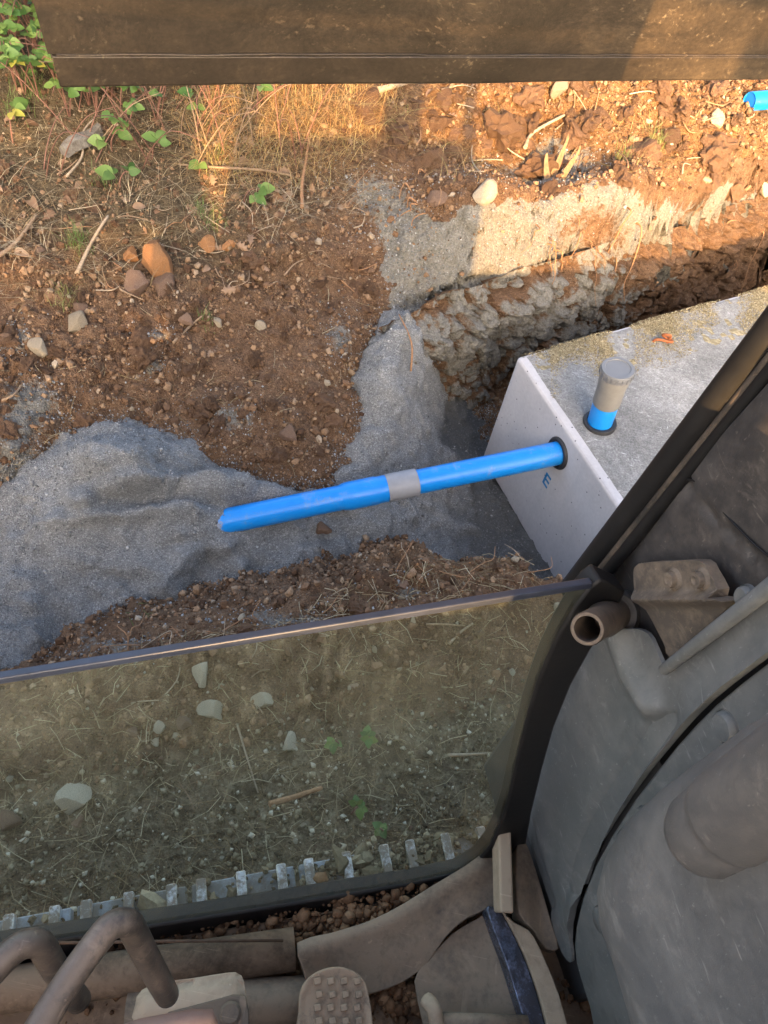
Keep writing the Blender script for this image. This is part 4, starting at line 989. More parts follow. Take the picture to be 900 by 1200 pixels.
# ------------------------------------------------------------------ plants, roots, twigs and litter
def leaf_mesh(name, mat, L=1., W=.36, fold=.12, lobes=0, seed=0):
    r = np.random.default_rng(seed); n = 7; V = []; F = []
    for i in range(n + 1):
        t = i / n; wv = W * (math.sin(math.pi * min(1, t * .97 + .015) ** .75) ** .8)
        if lobes: wv *= (1.15 if i % 2 else .5)
        z = -.25 * t * t * L + r.uniform(-.02, .02)
        V += [(-wv, t * L, z + fold * wv * 1.3), (0, t * L, z), (wv, t * L, z + fold * wv * 1.3)]
    for i in range(n):
        a = i * 3; F += [(a, a + 1, a + 4, a + 3), (a + 1, a + 2, a + 5, a + 4)]
    me = bpy.data.meshes.new(name); me.from_pydata(V, [], F); me.materials.append(mat)
    for p in me.polygons: p.use_smooth = True
    return me
LG = [leaf_mesh('leaf', M['green'], 1, .40, .2, 0, i) for i in range(3)]; LY = leaf_mesh('leaf', M['yellow'], 1, .36, .2, 0, 5)
LD = [leaf_mesh('dead_leaf', M['dead'], 1, .30, .5, 1, 11), leaf_mesh('dead_leaf', M['dead'], 1, .34, -.5, 1, 12), leaf_mesh('dead_leaf', M['dead'], 1, .30, .6, 0, 13)]
def leaf_at(me, p, direc, up, size, parent, name='leaf'):
    o = bpy.data.objects.new(name, me); COL.objects.link(o)
    y = Vector(direc).normalized(); z = Vector(up); z = (z - y * z.dot(y)).normalized(); x = y.cross(z)
    o.rotation_euler = Matrix((x, y, z)).transposed().to_euler(); o.scale = (size,) * 3
    if parent: o.parent = parent; o.location = Vector(p) - wloc(parent)
    else: o.location = Vector(p)
    return o
def bramble(px, py, h, nl, size, label, group=None, lean=None):
    if nl > 6: nl = int(nl * 2.4); size *= .6
    p, n, k, t = hit(px, py); tocam = CPOS - p; tocam /= np.linalg.norm(tocam)
    b = thing('bramble_plant', label, 'plant', p, group)
    ns = 1 if nl <= 6 else (2 if nl <= 14 else 3); V = []; F = []; tips = []
    for s in range(ns):
        a = random.uniform(0, 6.28); ln = np.array([math.cos(a), math.sin(a), 0]) * h * .55
        pts = catmull([p - n * .02, p + UP * h * .5 + ln * .25, p + UP * h * .95 + ln * .8, p + UP * h * .9 + ln * 1.3], 4)
        v, f = tube_data(pts, np.linspace(.004, .0018, len(pts)), 5); F += [tuple(i + len(V) for i in q) for q in f]; V += [tuple(x) for x in v]; tips.append(pts)
    me = bpy.data.meshes.new('stem'); me.from_pydata(V, [], F); link('stem', me, M['stem'], b)
    c = 0
    while c < nl:
        pts = random.choice(tips); q = pts[random.randrange(len(pts) // 3, len(pts))]
        a = random.uniform(0, 6.28); dr = np.array([math.cos(a), math.sin(a), random.uniform(-.1, .35)]); base = np.array(q) + dr * size * .6 * random.random()
        nn = UP * .6 + tocam * .5 + rng.normal(0, .25, 3)
        me = LY if random.random() < .035 else random.choice(LG)
        for k in range(min(3, nl - c)):
            an = a + (0, 1.25, -1.25)[k]; d2 = np.array([math.cos(an), math.sin(an), dr[2]]); leaf_at(me, base, d2, nn + rng.normal(0, .12, 3), size * random.uniform(.75, 1.15) * (1 if k == 0 else .85), b)
        c += 3
for i, (x, y, h, nl, s) in enumerate([(18, 85, .32, 15, .095), (45, 55, .40, 15, .10), (5, 40, .45, 15, .10), (62, 92, .28, 12, .09), (30, 115, .22, 9, .08), (-15, 100, .3, 12, .09), (60, 20, .45, 15, .10), (20, 5, .45, 15, .10), (100, 95, .3, 12, .09), (35, 20, .5, 15, .1), (10, 65, .45, 15, .1), (50, 75, .35, 15, .09), (0, 130, .25, 9, .08), (75, 60, .4, 15, .1), (15, 45, .5, 15, .1), (85, 120, .3, 15, .09), (105, 125, .3, 15, .09), (130, 118, .3, 15, .09), (20, 110, .3, 15, .09), (45, 120, .25, 15, .085), (70, 112, .3, 15, .09), (40, 90, .4, 15, .1), (65, 40, .5, 15, .1), (5, 85, .4, 15, .09), (25, 70, .45, 15, .1), (50, 5, .5, 15, .1), (-10, 60, .5, 15, .1)]):
    bramble(x, y, h, nl, s, 'leafy green bramble crowded beside the left end of the bucket', 'brambles left of the bucket')
for x, y, h, nl, s, lab in [(82, 140, .20, 9, .115, 'broad-leaved green bramble just below the left corner of the bucket'), (115, 140, .2, 9, .10, 'green bramble hanging under the left part of the bucket'),
        (150, 165, .16, 9, .085, 'low green bramble over the rotten pale log chip'), (138, 222, .10, 6, .08, 'bright green seedling low on the left bank'), (128, 180, .12, 6, .075, 'small bramble sprig left of the log chip'),
        (233, 158, .16, 6, .075, 'yellow-green sprig among the dry stems'), (235, 212, .08, 3, .07, 'single pale green leaf cluster below the dry stems'), (284, 245, .10, 6, .075, 'isolated green sprig right of centre on the left bank'),
        (250, 130, .28, 9, .08, 'climbing green bramble among the dry stems under the bucket'), (180, 190, .12, 6, .075, 'young green sprig right of the log chip'), (160, 130, .28, 12, .09, 'tall bramble behind the log chip'), (185, 145, .26, 9, .085, 'bramble between the log chip and the dry stems'),
        (300, 150, .2, 6, .06, 'sparse yellowing sprig in the sunlit grass'), (330, 120, .22, 6, .06, 'small sprig high in the sunlit grass under the bucket'), (18, 175, .14, 6, .07, 'low sprig at the left picture edge')]:
    bramble(x, y, h, nl, s, lab)
for x, y, lab in [(428, 872, 'tiny light green weed on the ground behind the glass'), (412, 955, 'small green weed lower behind the glass'), (450, 980, 'pale green weed near the bottom of the glass'), (393, 870, 'tiny dark green weed left of the light green one behind the glass')]:
    bramble(x, y, .03, 6, .035, lab)
# upright red-brown dry stems
def dry_stem(x, y, h, lab, grp, lean=.25):
    p, n, k, t = hit(x, y); a = random.uniform(0, 6.28); ln = np.array([math.cos(a), math.sin(a), 0]) * h * lean
    tube('dry_stem', catmull([p - n * .02, p + UP * h * .4 + ln * .3, p + UP * h * .8 + ln * .7, p + UP * h + ln * 1.2], 4), [.0038 - .0002 * i for i in range(13)], M['stem'] if random.random() < .6 else M['twig'], None, 5)
    return tag(COL.objects[-1], lab, 'stem', grp)
for i in range(46):
    dry_stem(random.gauss(215, 70), random.uniform(120, 210), random.uniform(.2, .5), 'thin upright red-brown dry stem under the left half of the bucket', 'dry stems under the bucket', random.uniform(.3, 1.3))
# blades: grass tufts (things) and dry grass (stuff)
def blades(P, N, hgt, wid, lean, segs=3):
    V = []; F = []; T = []
    for p, n, h in zip(P, N, hgt):
        a = random.uniform(0, 6.28); ln = np.array([math.cos(a), math.sin(a), 0]) * lean * random.uniform(.3, 1.4); sd = np.array([-math.sin(a), math.cos(a), 0]); b0 = len(V); tn = random.random()
        for i in range(segs + 1):
            t = i / segs; c = p + UP * h * (t - .35 * t * t * min(lean, 1.5)) + ln * h * t ** 1.6; ww = wid * (1 - .8 * t)
            V += [tuple(c - sd * ww), tuple(c + sd * ww)]; T += [tn, tn]
        for i in range(segs): k = b0 + i * 2; F.append((k, k + 1, k + 3, k + 2))
    return V, F, T
for x, y, nb, h, lab in [(93, 290, 70, .11, 'tuft of fine green grass on the left bank above the boulder'), (75, 352, 45, .09, 'thin grass tuft below left of the ochre boulder'), (120, 212, 50, .08, 'mossy grass tuft on the upper left bank'),
        (40, 112, 90, .12, 'dense grass tuft under the brambles at the left edge'), (20, 140, 70, .1, 'grass tuft at the left edge under the brambles'), (240, 250, 60, .08, 'short grass tuft in the middle of the left bank'), (250, 268, 40, .07, 'sparse grass tuft above the small orange stones'),
        (240, 375, 35, .05, 'tiny green grass wisp in mid slope'), (770, 172, 70, .12, 'grass tuft on the sunlit far bank'), (725, 190, 40, .1, 'wispy grass right of the broken stakes'), (165, 720, 12, .04, 'tiny yellow moss wisp on the near ridge'), (255, 185, 40, .09, 'grass wisps under the dry stems')]:
    P = []; N = []; H = []
    pc, n, k, t = hit(x, y)
    for i in range(nb):
        q = pc[:2] + rng.normal(0, .018 + h * .15, 2); p, nn, k = surf(*q); P.append(np.array(p)); N.append(nn); H.append(h * random.uniform(.5, 1.2))
    V, F, T = blades(P, N, H, .0016, .8); me = bpy.data.meshes.new('grass_tuft'); me.from_pydata(V, [], F)
    tag(link('grass_tuft', me, M['grass'], None, pc), lab, 'grass')
def blade_stuff(name, n, poly, hlo, hhi, wid, lean, mat, label, cat):
    P = []; N = []; H = []
    def f(x, y, p, nn, k, t):
        if k == 'gravel': return False
        for j in range(5):
            q = p[:2] + rng.normal(0, .05, 2); s, sn, kk = surf(*q); P.append(np.array(s) - UP * .004); N.append(sn); H.append(random.uniform(hlo, hhi))
    scatter_px(n // 5, poly, f)
    V, F, T = blades(P, N, H, wid, lean); me = bpy.data.meshes.new(name); me.from_pydata(V, [], F); set_attr(me, 'tint', T)
    tag(link(name, me, mat), label, cat, kind='stuff')
blade_stuff('dry_grass', 2000, [(200, 100), (470, 100), (460, 150), (380, 215), (240, 215)], .08, .26, .0017, 1.5, M['drygrass'], 'tangled dry orange grass in the sun under the bucket', 'dry grass')
blade_stuff('bank_litter', 1700, [(-20, 160), (220, 110), (430, 210), (400, 270), (250, 285), (120, 345), (-20, 350)], .05, .16, .0014, 2.2, M['straw'], 'fine dead grass and litter over the left bank', 'litter')
blade_stuff('far_bank_litter', 700, [(440, 105), (900, 105), (900, 200), (460, 225)], .05, .15, .0014, 2.0, M['drygrass'], 'scattered dry blades on the sunlit far bank', 'litter')
# straw lying flat on the trodden ground
V = []; F = []; T = []
def straw_fn(x, y, p, n, k, t):
    if k == 'gravel': return False
    a = random.uniform(0, 6.28); L = random.uniform(.012, .055); d = np.array([math.cos(a), math.sin(a), 0]); d = d - n * (d @ n); s = np.cross(n, d); wd = random.uniform(.0005, .0013); b0 = len(V); c = p + n * random.uniform(.004, .012); tn = random.random() ** 1.3
    bow = n * random.uniform(0, .008) + s * random.uniform(-.012, .012)
    for i in (-1, 0, 1):
        q = c + d * L * i / 1 + bow * (1 - i * i)
        V.extend([tuple(q - s * wd), tuple(q + s * wd), tuple(q + n * wd * 1.5)]); T.extend([tn] * 3)
    for i in (0, 3):
        for j in range(3): F.append((b0 + i + j, b0 + i + (j + 1) % 3, b0 + i + 3 + (j + 1) % 3, b0 + i + 3 + j))
scatter_px(1500, TROD, straw_fn); scatter_px(260, RIDGE, straw_fn); scatter_px(240, SLOPE, straw_fn)
me = bpy.data.meshes.new('straw'); me.from_pydata(V, [], F); set_attr(me, 'tint', T)
tag(link('straw', me, M['straw']), 'bits of straw trodden into the bare earth', 'straw', kind='stuff')
# twigs and roots, one by one
def lie(pxs, r, mat, name, label, cat, group=None, lift=.006, wig=.01):
    pts = []
    for x, y in pxs:
        p, n, k, t = hit(x, y); pts.append(p + n * (lift + r) + rng.normal(0, wig * .3, 3))
    P = catmull(pts, 5); o = tube(name, P, np.linspace(r, r * .55, len(P)), mat, None, 6)
    return tag(o, label, cat, group)
lie([(88, 322), (108, 292), (130, 258)], .010, M['paletwig'], 'twig', 'pale straight stick sloping up to the right above the boulder', 'twig', None, .03)
lie([(356, 250), (354, 225), (358, 195), (364, 172)], .011, M['root'], 'root', 'curved orange root standing on the bank left of the pit', 'root', None, .03)
lie([(612, 178), (632, 158), (662, 143)], .013, M['paletwig'], 'root', 'pale curved root leaning over the broken stakes', 'root', None, .05)
lie([(340, 210), (300, 205), (250, 203), (215, 200)], .008, M['twig'], 'twig', 'long level twig below the dry grass', 'twig', None, .03)
lie([(0, 310), (20, 285), (40, 262)], .012, M['twig'], 'twig', 'grey forked branch at the left edge of the bank', 'twig', None, .03)
lie([(205, 405), (222, 385), (238, 373)], .007, M['twig'], 'twig', 'small crooked twig in the middle of the soil slope', 'twig', None, .012)
lie([(0, 473), (15, 466), (26, 456)], .006, M['twig'], 'twig', 'short brown twig at the left edge of the slope', 'twig', None, .012)
lie([(80, 215), (95, 190), (100, 165), (110, 150)], .007, M['paletwig'], 'twig', 'thin pale twig leaning on the rotten log chip', 'twig', None, .03)
lie([(440, 115), (460, 108), (482, 102)], .02, M['paletwig'], 'twig', 'thick pale root end under the bucket edge', 'twig', None, .02)
lie([(525, 888), (552, 886), (578, 885)], .006, M['paletwig'], 'twig', 'straight pale stick near the right rim behind the glass', 'twig', None, .006)
lie([(525, 755), (537, 742), (548, 728)], .006, M['paletwig'], 'twig', 'short thick stick near the top right behind the glass', 'twig', None, .006)
lie([(318, 948), (345, 938), (372, 928), (380, 922)], .010, M['root'], 'root', 'splintered orange root lying behind the lower glass', 'root', None, .006)
lie([(277, 850), (286, 885), (300, 935)], .004, M['paletwig'], 'twig', 'long thin straw stalk standing in the centre behind the glass', 'twig', None, .01)
lie([(500, 735), (520, 730), (545, 735)], .004, M['twig'], 'twig', 'bent dark twig left of the short thick stick behind the glass', 'twig', None, .006)
lie([(480, 440), (478, 400), (470, 372)], .006, M['root'], 'root', 'single root hanging at the left corner of the pit', 'root', None, .02)
for i in range(46):
    x, y = random.uniform(0, 430), random.uniform(200, 345); a = random.uniform(-1.2, 1.2); L = random.uniform(12, 45)
    lie([(x, y), (x + L * .5 * math.cos(a) + random.uniform(-4, 4), y - L * .5 * math.sin(a) + random.uniform(-4, 4)), (x + L * math.cos(a), y - L * math.sin(a))], random.uniform(.002, .005), M[random.choice(['twig', 'paletwig', 'root'])], 'twig', 'thin dry twig lying in the litter of the left bank', 'twig', 'twigs on the left bank', .015)
for i in range(26):
    x, y = random.uniform(10, 590), random.uniform(790, 1000); a = random.uniform(0, 3.14); L = random.uniform(10, 40)
    if y > 985 - x * .12: continue
    lie([(x, y), (x + L * .5 * math.cos(a) + random.uniform(-4, 4), y - L * .5 * math.sin(a) + random.uniform(-4, 4)), (x + L * math.cos(a), y - L * math.sin(a))], random.uniform(.0012, .003), M[random.choice(['twig', 'paletwig', 'twig'])], 'twig', 'thin twig on the trodden ground behind the glass', 'twig', 'twigs behind the glass', .004)
for i in range(26):
    x, y = random.uniform(470, 880), random.uniform(110, 215); a = random.uniform(0, 3.14); L = random.uniform(12, 40)
    lie([(x, y), (x + L * .5 * math.cos(a) + random.uniform(-5, 5), y - L * .5 * math.sin(a) + random.uniform(-5, 5)), (x + L * math.cos(a), y - L * math.sin(a))], random.uniform(.003, .006), M[random.choice(['root', 'root', 'paletwig'])], 'root', 'fine root sticking out of the sunlit far bank', 'root', 'roots on the far bank', .02)
def hang(x, y, L, r, lab, grp):
    p, n, k, t = hit(x, y); out = np.array([n[0], n[1], 0]); out = out / (np.linalg.norm(out) + 1e-6)
    pts = [p - n * .03, p + out * .05 + UP * .015]; q = pts[-1].copy()
    for k in range(4): q = q - UP * L / 4 + out * random.uniform(-.005, .03) + rng.normal(0, .02, 3); pts.append(q.copy())
    P = catmull(pts, 4); tag(tube('root', P, np.linspace(r, r * .35, len(P)), M['root'], None, 5), lab, 'root', grp)
for i in range(20): hang(random.uniform(610, 890), random.uniform(255, 320), random.uniform(.12, .5), random.uniform(.0025, .006), 'thin root hanging from the far wall of the pit', 'roots hanging in the pit')
for i in range(8): hang(random.uniform(480, 530), random.uniform(200, 260), random.uniform(.1, .25), random.uniform(.003, .006), 'thin root at the left end of the sandy edge', 'roots at the sandy edge')
for i in range(30):
    x = random.uniform(120, 650); y0 = 752 - (x - 120) * .19 if x < 430 else 668 - (x - 430) * .06
    p, n, k, t = hit(x, y0 + random.uniform(0, 25)); a = random.uniform(0, 6.28); L = random.uniform(.05, .16); d = np.array([math.cos(a), math.sin(a), random.uniform(.2, .9)])
    P = catmull([p - UP * .01, p + d * L * .4 + rng.normal(0, .012, 3), p + d * L * .75 + rng.normal(0, .02, 3), p + d * L + UP * -.03 + rng.normal(0, .02, 3)], 4)
    tag(tube('root', P, np.linspace(.0022, .001, len(P)), M['root'] if i % 3 else M['paletwig'], None, 5), 'hair-thin root sprouting from the near soil ridge', 'root', 'roots on the near ridge')
# broken stakes on the far bank
for x, y, h, lean, lab in [(648, 205, .20, (.02, .03), 'taller splintered stake on the far bank'), (657, 208, .17, (.05, .02), 'shorter broken stake beside the taller one'), (640, 208, .10, (-.04, .03), 'low splinter left of the broken stakes')]:
    p, n, k, t = hit(x, y); bm = bmesh.new(); rg = []
    for i, tt_ in enumerate([-.15, .3, .65, .9, 1.0]):
        c = p + UP * h * tt_ + np.array([lean[0], lean[1], 0]) * tt_; w_ = .020 * (1 - .75 * max(0, tt_) ** 1.5); rg.append([bm.verts.new(c + np.array([sx_ * w_, sy_ * w_ * .55, random.uniform(-.02, .03) * (i > 2)])) for sx_, sy_ in ((-1, -1), (1, -.7), (1, 1), (-.8, 1))])
    for a, b_ in zip(rg[:-1], rg[1:]):
        for j in range(4): bm.faces.new((a[j], a[(j + 1) % 4], b_[(j + 1) % 4], b_[j]))
    bm.faces.new(rg[-1]); tag(link('broken_stake', bm_mesh('broken_stake', bm, False), M['stake'], None, p), lab, 'stake')
p, n, k, t = hit(96, 172); cd = at(118, 152, p[2] + .04) - at(76, 180, p[2]); cl_ = np.linalg.norm(cd); cd /= cl_; sdv = np.cross(UP, cd)
bm = bmesh.new(); rg = []
for i in range(7):
    s = (i / 6 - .5) * cl_; w_ = .05 * (1 - .55 * abs(i / 6 - .45) ** 1.2 * 2) ; c = p + cd * s + UP * (.03 + .012 * math.sin(i))
    rg.append([bm.verts.new(c + sdv * w_ * a_ + UP * b_) for a_, b_ in ((-1, -.02), (-.6, .022), (.3, .03), (1, .01), (.8, -.02))])
for a, b_ in zip(rg[:-1], rg[1:]):
    for j in range(5): bm.faces.new((a[j], a[(j + 1) % 5], b_[(j + 1) % 5], b_[j]))
bm.faces.new(rg[0]); bm.faces.new(rg[-1]); tag(link('log_chip', bm_mesh('log_chip', bm, False), M['st_dark'], None, p), 'rotten pale grey log chip lying under the brambles', 'wood chip')
# dead leaves
def dl(x, y, s, lab, grp):
    p, n, k, t = hit(x, y); a = random.uniform(0, 6.28); o = leaf_at(random.choice(LD), p + n * .012, [math.cos(a), math.sin(a), random.uniform(-.2, .2)], np.array(n) + rng.normal(0, .3, 3), s, None, 'dead_leaf'); tag(o, lab, 'leaf', grp)
for x, y, s, lab in [(418, 803, .035, 'pale dead leaf behind the upper part of the glass'), (558, 772, .035, 'curled pale leaf at the right behind the glass'), (246, 415, .04, 'single dead leaf on the middle of the soil slope'), (282, 426, .04, 'pale leaf right of the single dead leaf on the slope'), (402, 247, .06, 'brown oak leaf left of the pit edge'), (361, 245, .05, 'brown leaf at the foot of the curved root'), (38, 135, .1, 'large tan oak leaf below the left brambles')]: dl(x, y, s, lab, None)
for i in range(62): dl(random.uniform(-10, 340), random.uniform(140, 350), random.uniform(.04, .085), 'brown dead leaf in the litter of the left bank', 'dead leaves on the left bank')
for i in range(16): dl(random.uniform(380, 880), random.uniform(110, 225), random.uniform(.04, .07), 'dead leaf on the sunlit far bank', 'dead leaves on the far bank')

# ------------------------------------------------------------------ the excavator we sit in
EB = cabp(.3, -.9, 0)
EX = thing('excavator', 'worn excavator whose cab interior, front glass, track and steel bucket frame the view', 'excavator', EB)
def cbox(r0, r1, f0, f1, z0, z1): return (cabp((r0 + r1) / 2, (f0 + f1) / 2, (z0 + z1) / 2), CABR * (r1 - r0) / 2, CABF * (f1 - f0) / 2, UP * (z1 - z0) / 2)
# front lower glass: leans forward
G0 = np.array([.197, 1.12]); G1 = np.array([.335, 1.66]); gw = (G1 - G0) / np.linalg.norm(G1 - G0)
GLU = CABR; GLV = CABF * gw[0] + UP * gw[1]; GLN = CABF * gw[1] - UP * gw[0]; GLC = GLN @ cabp(0, G0[0], G0[1])
AX['G'] = (GLN, GLU, GLV, -1.0)
GLASS = [(-260, 838), (0, 798), (345, 742), (690, 685), (673, 708), (655, 738), (640, 768), (628, 800), (618, 832), (609, 870), (601, 905), (593, 940), (585, 965), (573, 990), (558, 1008), (535, 1022), (480, 1034), (300, 1064), (0, 1110), (-260, 1150)]
gl = sheet('windscreen', GLASS, 'G', GLC, M['glass'], EX, None, .005, .012, 1, 0)
wv = np.array([EX.matrix_world @ v.co if False else (v.co + Vector(EB)) for v in gl.data.vertices]); ex_, ey_ = to_px(wv)
low = polydist(ex_, ey_, [(-260, 1150), (300, 1064), (480, 1034), (535, 1022), (573, 990)]); rgt = polydist(ex_, ey_, [(690, 685), (640, 768), (609, 870), (585, 965), (535, 1022)])
set_attr(gl.data, 'edge', np.clip(np.exp(-(low / 26) ** 2) * .45 + np.exp(-(rgt / 26) ** 2) * .5 + .9 * np.exp(-((ex_ - 545) / 24) ** 2 - ((ey_ - 968) / 30) ** 2), 0, 1))
e0, e1 = plane_at(-260, 836, 'G', GLC), plane_at(692, 683, 'G', GLC)
boxes('edge_strip', [((e0 + e1) / 2, (e1 - e0) / 2, GLV * .0042, GLN * .0045)], M['gedge'], gl, .0015)
sheet('windscreen_seal', [(702, 676), (732, 690), (712, 728), (690, 760), (668, 800), (648, 850), (634, 900), (622, 950), (614, 995), (598, 1016), (566, 1036), (480, 1054), (300, 1084), (-260, 1172), (-260, 1150), (0, 1110), (300, 1064), (480, 1034), (535, 1022), (558, 1008), (573, 990), (585, 965), (593, 940), (601, 905), (609, 870), (618, 832), (628, 800), (640, 768), (655, 738), (673, 708), (690, 685)], 'G', GLC, M['seal'], EX, lambda X, Y, W: np.full(X.shape, .004), .022, .02, 1, .003)
# right front pillar, bead by bead
def upright(name, x0, y0, x1, y1, F, r, mat, squash=1.0, n=14):
    a, b_ = plane_at(x0, y0, 'F', F), plane_at(x1, y1, 'F', F); d = (b_ - a) / (b_[2] - a[2])
    return tube(name, [a - d * .03, a, b_, a + d * (2.7 - a[2])], r, mat, EX, n, True, squash, CABF)
upright('pillar_seal', 681, 676, 916, 373, .405, .0150, M['seal'])
upright('pillar_bead', 694, 680, 936, 378, .388, .0050, M['darkmetal'], n=10)
upright('pillar_bead', 703, 681, 946, 383, .380, .0070, M['seal'], n=10)
upright('front_pillar', 722, 690, 972, 398, .395, .022, M['darktrim'], n=16)
# trim of the right-hand wall
def groove(X, Y, line, wdt, dep): return -dep * np.exp(-(polydist(X, Y, line) / wdt) ** 2)
def trim_rel(X, Y, W):
    h = groove(X, Y, [(798, 560), (820, 565), (848, 600), (872, 625), (900, 652), (960, 690)], 3.5, .006) + .012 * sstep(0, 80, polydist(X, Y, [(690, 690), (900, 465), (1010, 350)]))
    h += .014 * np.exp(-(polydist(X, Y, [(760, 640), (840, 560), (960, 440)]) / 40) ** 2)
    return h
sheet('wall_trim', [(676, 704), (715, 664), (770, 604), (840, 524), (905, 452), (1010, 335), (1030, 640), (905, 705), (850, 745), (800, 790), (770, 800), (735, 790), (700, 760)], 'R', .452, M['darktrim'], EX, trim_rel, .02, .008, 3, .003)
def pa_rel(X, Y, W):
    fold = [(728, 742), (742, 790), (768, 832)]; val = [(778, 846), (750, 886), (715, 940), (690, 990), (676, 1040)]
    seam = [(905, 762), (835, 818), (790, 866), (740, 930), (692, 1010), (668, 1080)]
    h = .016 * np.exp(-(polydist(X, Y, fold) / 11) ** 2) - .018 * np.exp(-(polydist(X, Y, val) / 12) ** 2) + .006 * np.exp(-(polydist(X, Y, seam) / 12) ** 2)
    h -= .010 * sstep(14, 0, polydist(X, Y, [(650, 795), (618, 890), (610, 955), (640, 1060)]))
    return h + .0012 * fbm(np.stack([W[:, 0], W[:, 1], W[:, 0] * 0], 1), .05, 2, 7)
A_ = [(736, 736), (715, 742), (694, 757), (668, 768), (650, 800), (634, 850), (620, 895), (612, 940), (614, 975), (628, 1020), (643, 1065), (652, 1098), (660, 1120), (670, 1126), (668, 1084), (690, 1012), (738, 932), (788, 868), (833, 820), (905, 764), (990, 700), (990, 640), (905, 690), (860, 722), (800, 768), (780, 783), (770, 765), (758, 742)]
pa = sheet('side_trim_panel', A_, 'R', .420, M['panel'], EX, pa_rel, .005, .007, 3, .001)
pb = sheet('lower_side_panel', [(1000, 702), (908, 770), (838, 826), (794, 873), (744, 937), (697, 1016), (675, 1085), (675, 1128), (690, 1180), (705, 1250), (740, 1340), (1050, 1340), (1050, 720)], 'R', .424, M['panel'], EX, lambda X, Y, W: .0015 * fbm(np.stack([W[:, 0], W[:, 1], W[:, 0] * 0], 1), .06, 2, 9), .016, .009, 2, .003)
sheet('seam_backing', [(1010, 680), (908, 748), (836, 802), (786, 852), (736, 918), (684, 1002), (660, 1070), (668, 1125), (684, 1125), (684, 1090), (706, 1022), (752, 942), (800, 882), (842, 834), (912, 778), (1010, 712)], 'R', .441, M['seal'], EX, None, .004, .02, 1, 0)  # dark strip added behind the seam to block light from outside
for x, y, r in [(852, 852, .0145), (757, 957, .011), (706, 1078, .0155), (876, 700, .010)]:
    c = plane_at(x, y, 'R', .424); lathe('trim_plug', c + CABR * .002, -CABR, [(r * 1.12, 0), (r * 1.1, .0035), (r, .002), (r * .95, .007), (r * .8, .009), (0, .0095)], M['panel'], pb, 28)
for x, y in [(660, 796), (615, 955)]:
    c = plane_at(x, y, 'R', .420); lathe('screw', c + CABR * .002, -CABR, [(.0062, 0), (.0062, .004), (.004, .0065), (0, .0065)], M['darkmetal'], pa, 18)
# rail below the bracket, hose stub, bracket with two bolts
ra, rb = plane_at(778, 785, 'R', .412), plane_at(1000, 612, 'R', .412)
tube('trim_rail', [ra + (ra - rb) * .012, ra, ra * .7 + rb * .3, rb], [.003, .0055, .0065, .0075], M['panel'], EX, 14)
sb0, sb1 = plane_at(722, 718, 'R', .425), plane_at(688, 737, 'R', .335); sx = sb1 - sb0; sl = np.linalg.norm(sx); sx /= sl
hs = lathe('hose_stub', sb0, sx, [(.0185, -.01), (.0185, sl * .5), (.0165, sl * .55), (.0165, sl - .002), (.0155, sl), (.0125, sl), (.012, sl - .004), (.012, sl * .4), (0, sl * .4)], M['darkmetal'], EX, 32)
lathe('stub_collar', sb0 - sx * .012, sx, [(.02, 0), (.0265, 0), (.0275, .004), (.0275, .022), (.025, .028), (.018, .028)], M['darktrim'], hs, 32)
def br_rel(X, Y, W): return .006 + .010 * np.exp(-((Y - 701) / 7) ** 2) + np.where(Y > 701, -.0002 * (Y - 701), 0)
br = sheet('bracket', [(748, 672), (754, 660), (790, 657), (826, 656), (836, 668), (848, 690), (846, 699), (864, 703), (846, 722), (812, 748), (780, 774), (772, 752), (764, 725), (757, 705), (750, 690)], 'R', .420, M['dustmetal'], EX, br_rel, .006, .0025, 2, .001)
for x, y in [(791, 679), (823, 679)]:
    c = plane_at(x, y, 'R', .414); lathe('bolt', c + CABR * .003, -CABR, [(.0105, 0), (.0112, .003), (.0085, .006), (.0075, .006), (.0072, .011), (.004, .0115), (0, .009)], M['dustmetal'], br, 24)
tube('trim_seam_line', catmull([plane_at(x, y, 'R', .438) for x, y in [(797, 562), (818, 566), (846, 598), (870, 624), (898, 650), (960, 696)]], 6), .0011, M['seal'], EX, 6)  # thin dark line laid over the trim groove to make the seam show
# the console in front on the right, with its round lever sleeve
def co_rel(X, Y, W):
    d = polydist(X, Y, CON + CON[:1]); return .055 * np.sqrt(np.clip(1 - (1 - np.clip(d / 70, 0, 1)) ** 2, 0, 1))
CON = [(1060, 740), (980, 788), (900, 843), (850, 878), (800, 914), (757, 952), (732, 992), (720, 1035), (724, 1080), (743, 1130), (765, 1200), (785, 1280), (1120, 1280)]
cn = sheet('control_console', CON, 'R', .375, M['panel2'], EX, co_rel, .03, .007, 4, 0)
k0, k1 = plane_at(842, 968, 'R', .322), plane_at(1100, 800, 'R', .322); kd = k1 - k0; kl = np.linalg.norm(kd); kd /= kl
lathe('lever_sleeve', k0 - kd * .040, kd, [(0, 0), (.014, .001), (.022, .005), (.027, .012), (.0298, .022), (.0305, .050), (.0298, .056), (.0315, .059), (.0320, .064), (.032, .40)], M['sleeve'], cn, 44)
tube('console_cable', catmull([plane_at(770, 1130, 'R', .37), plane_at(752, 1148, 'R', .36), plane_at(757, 1175, 'R', .35), plane_at(768, 1215, 'R', .36)], 6), .006, M['seal'], cn, 10)
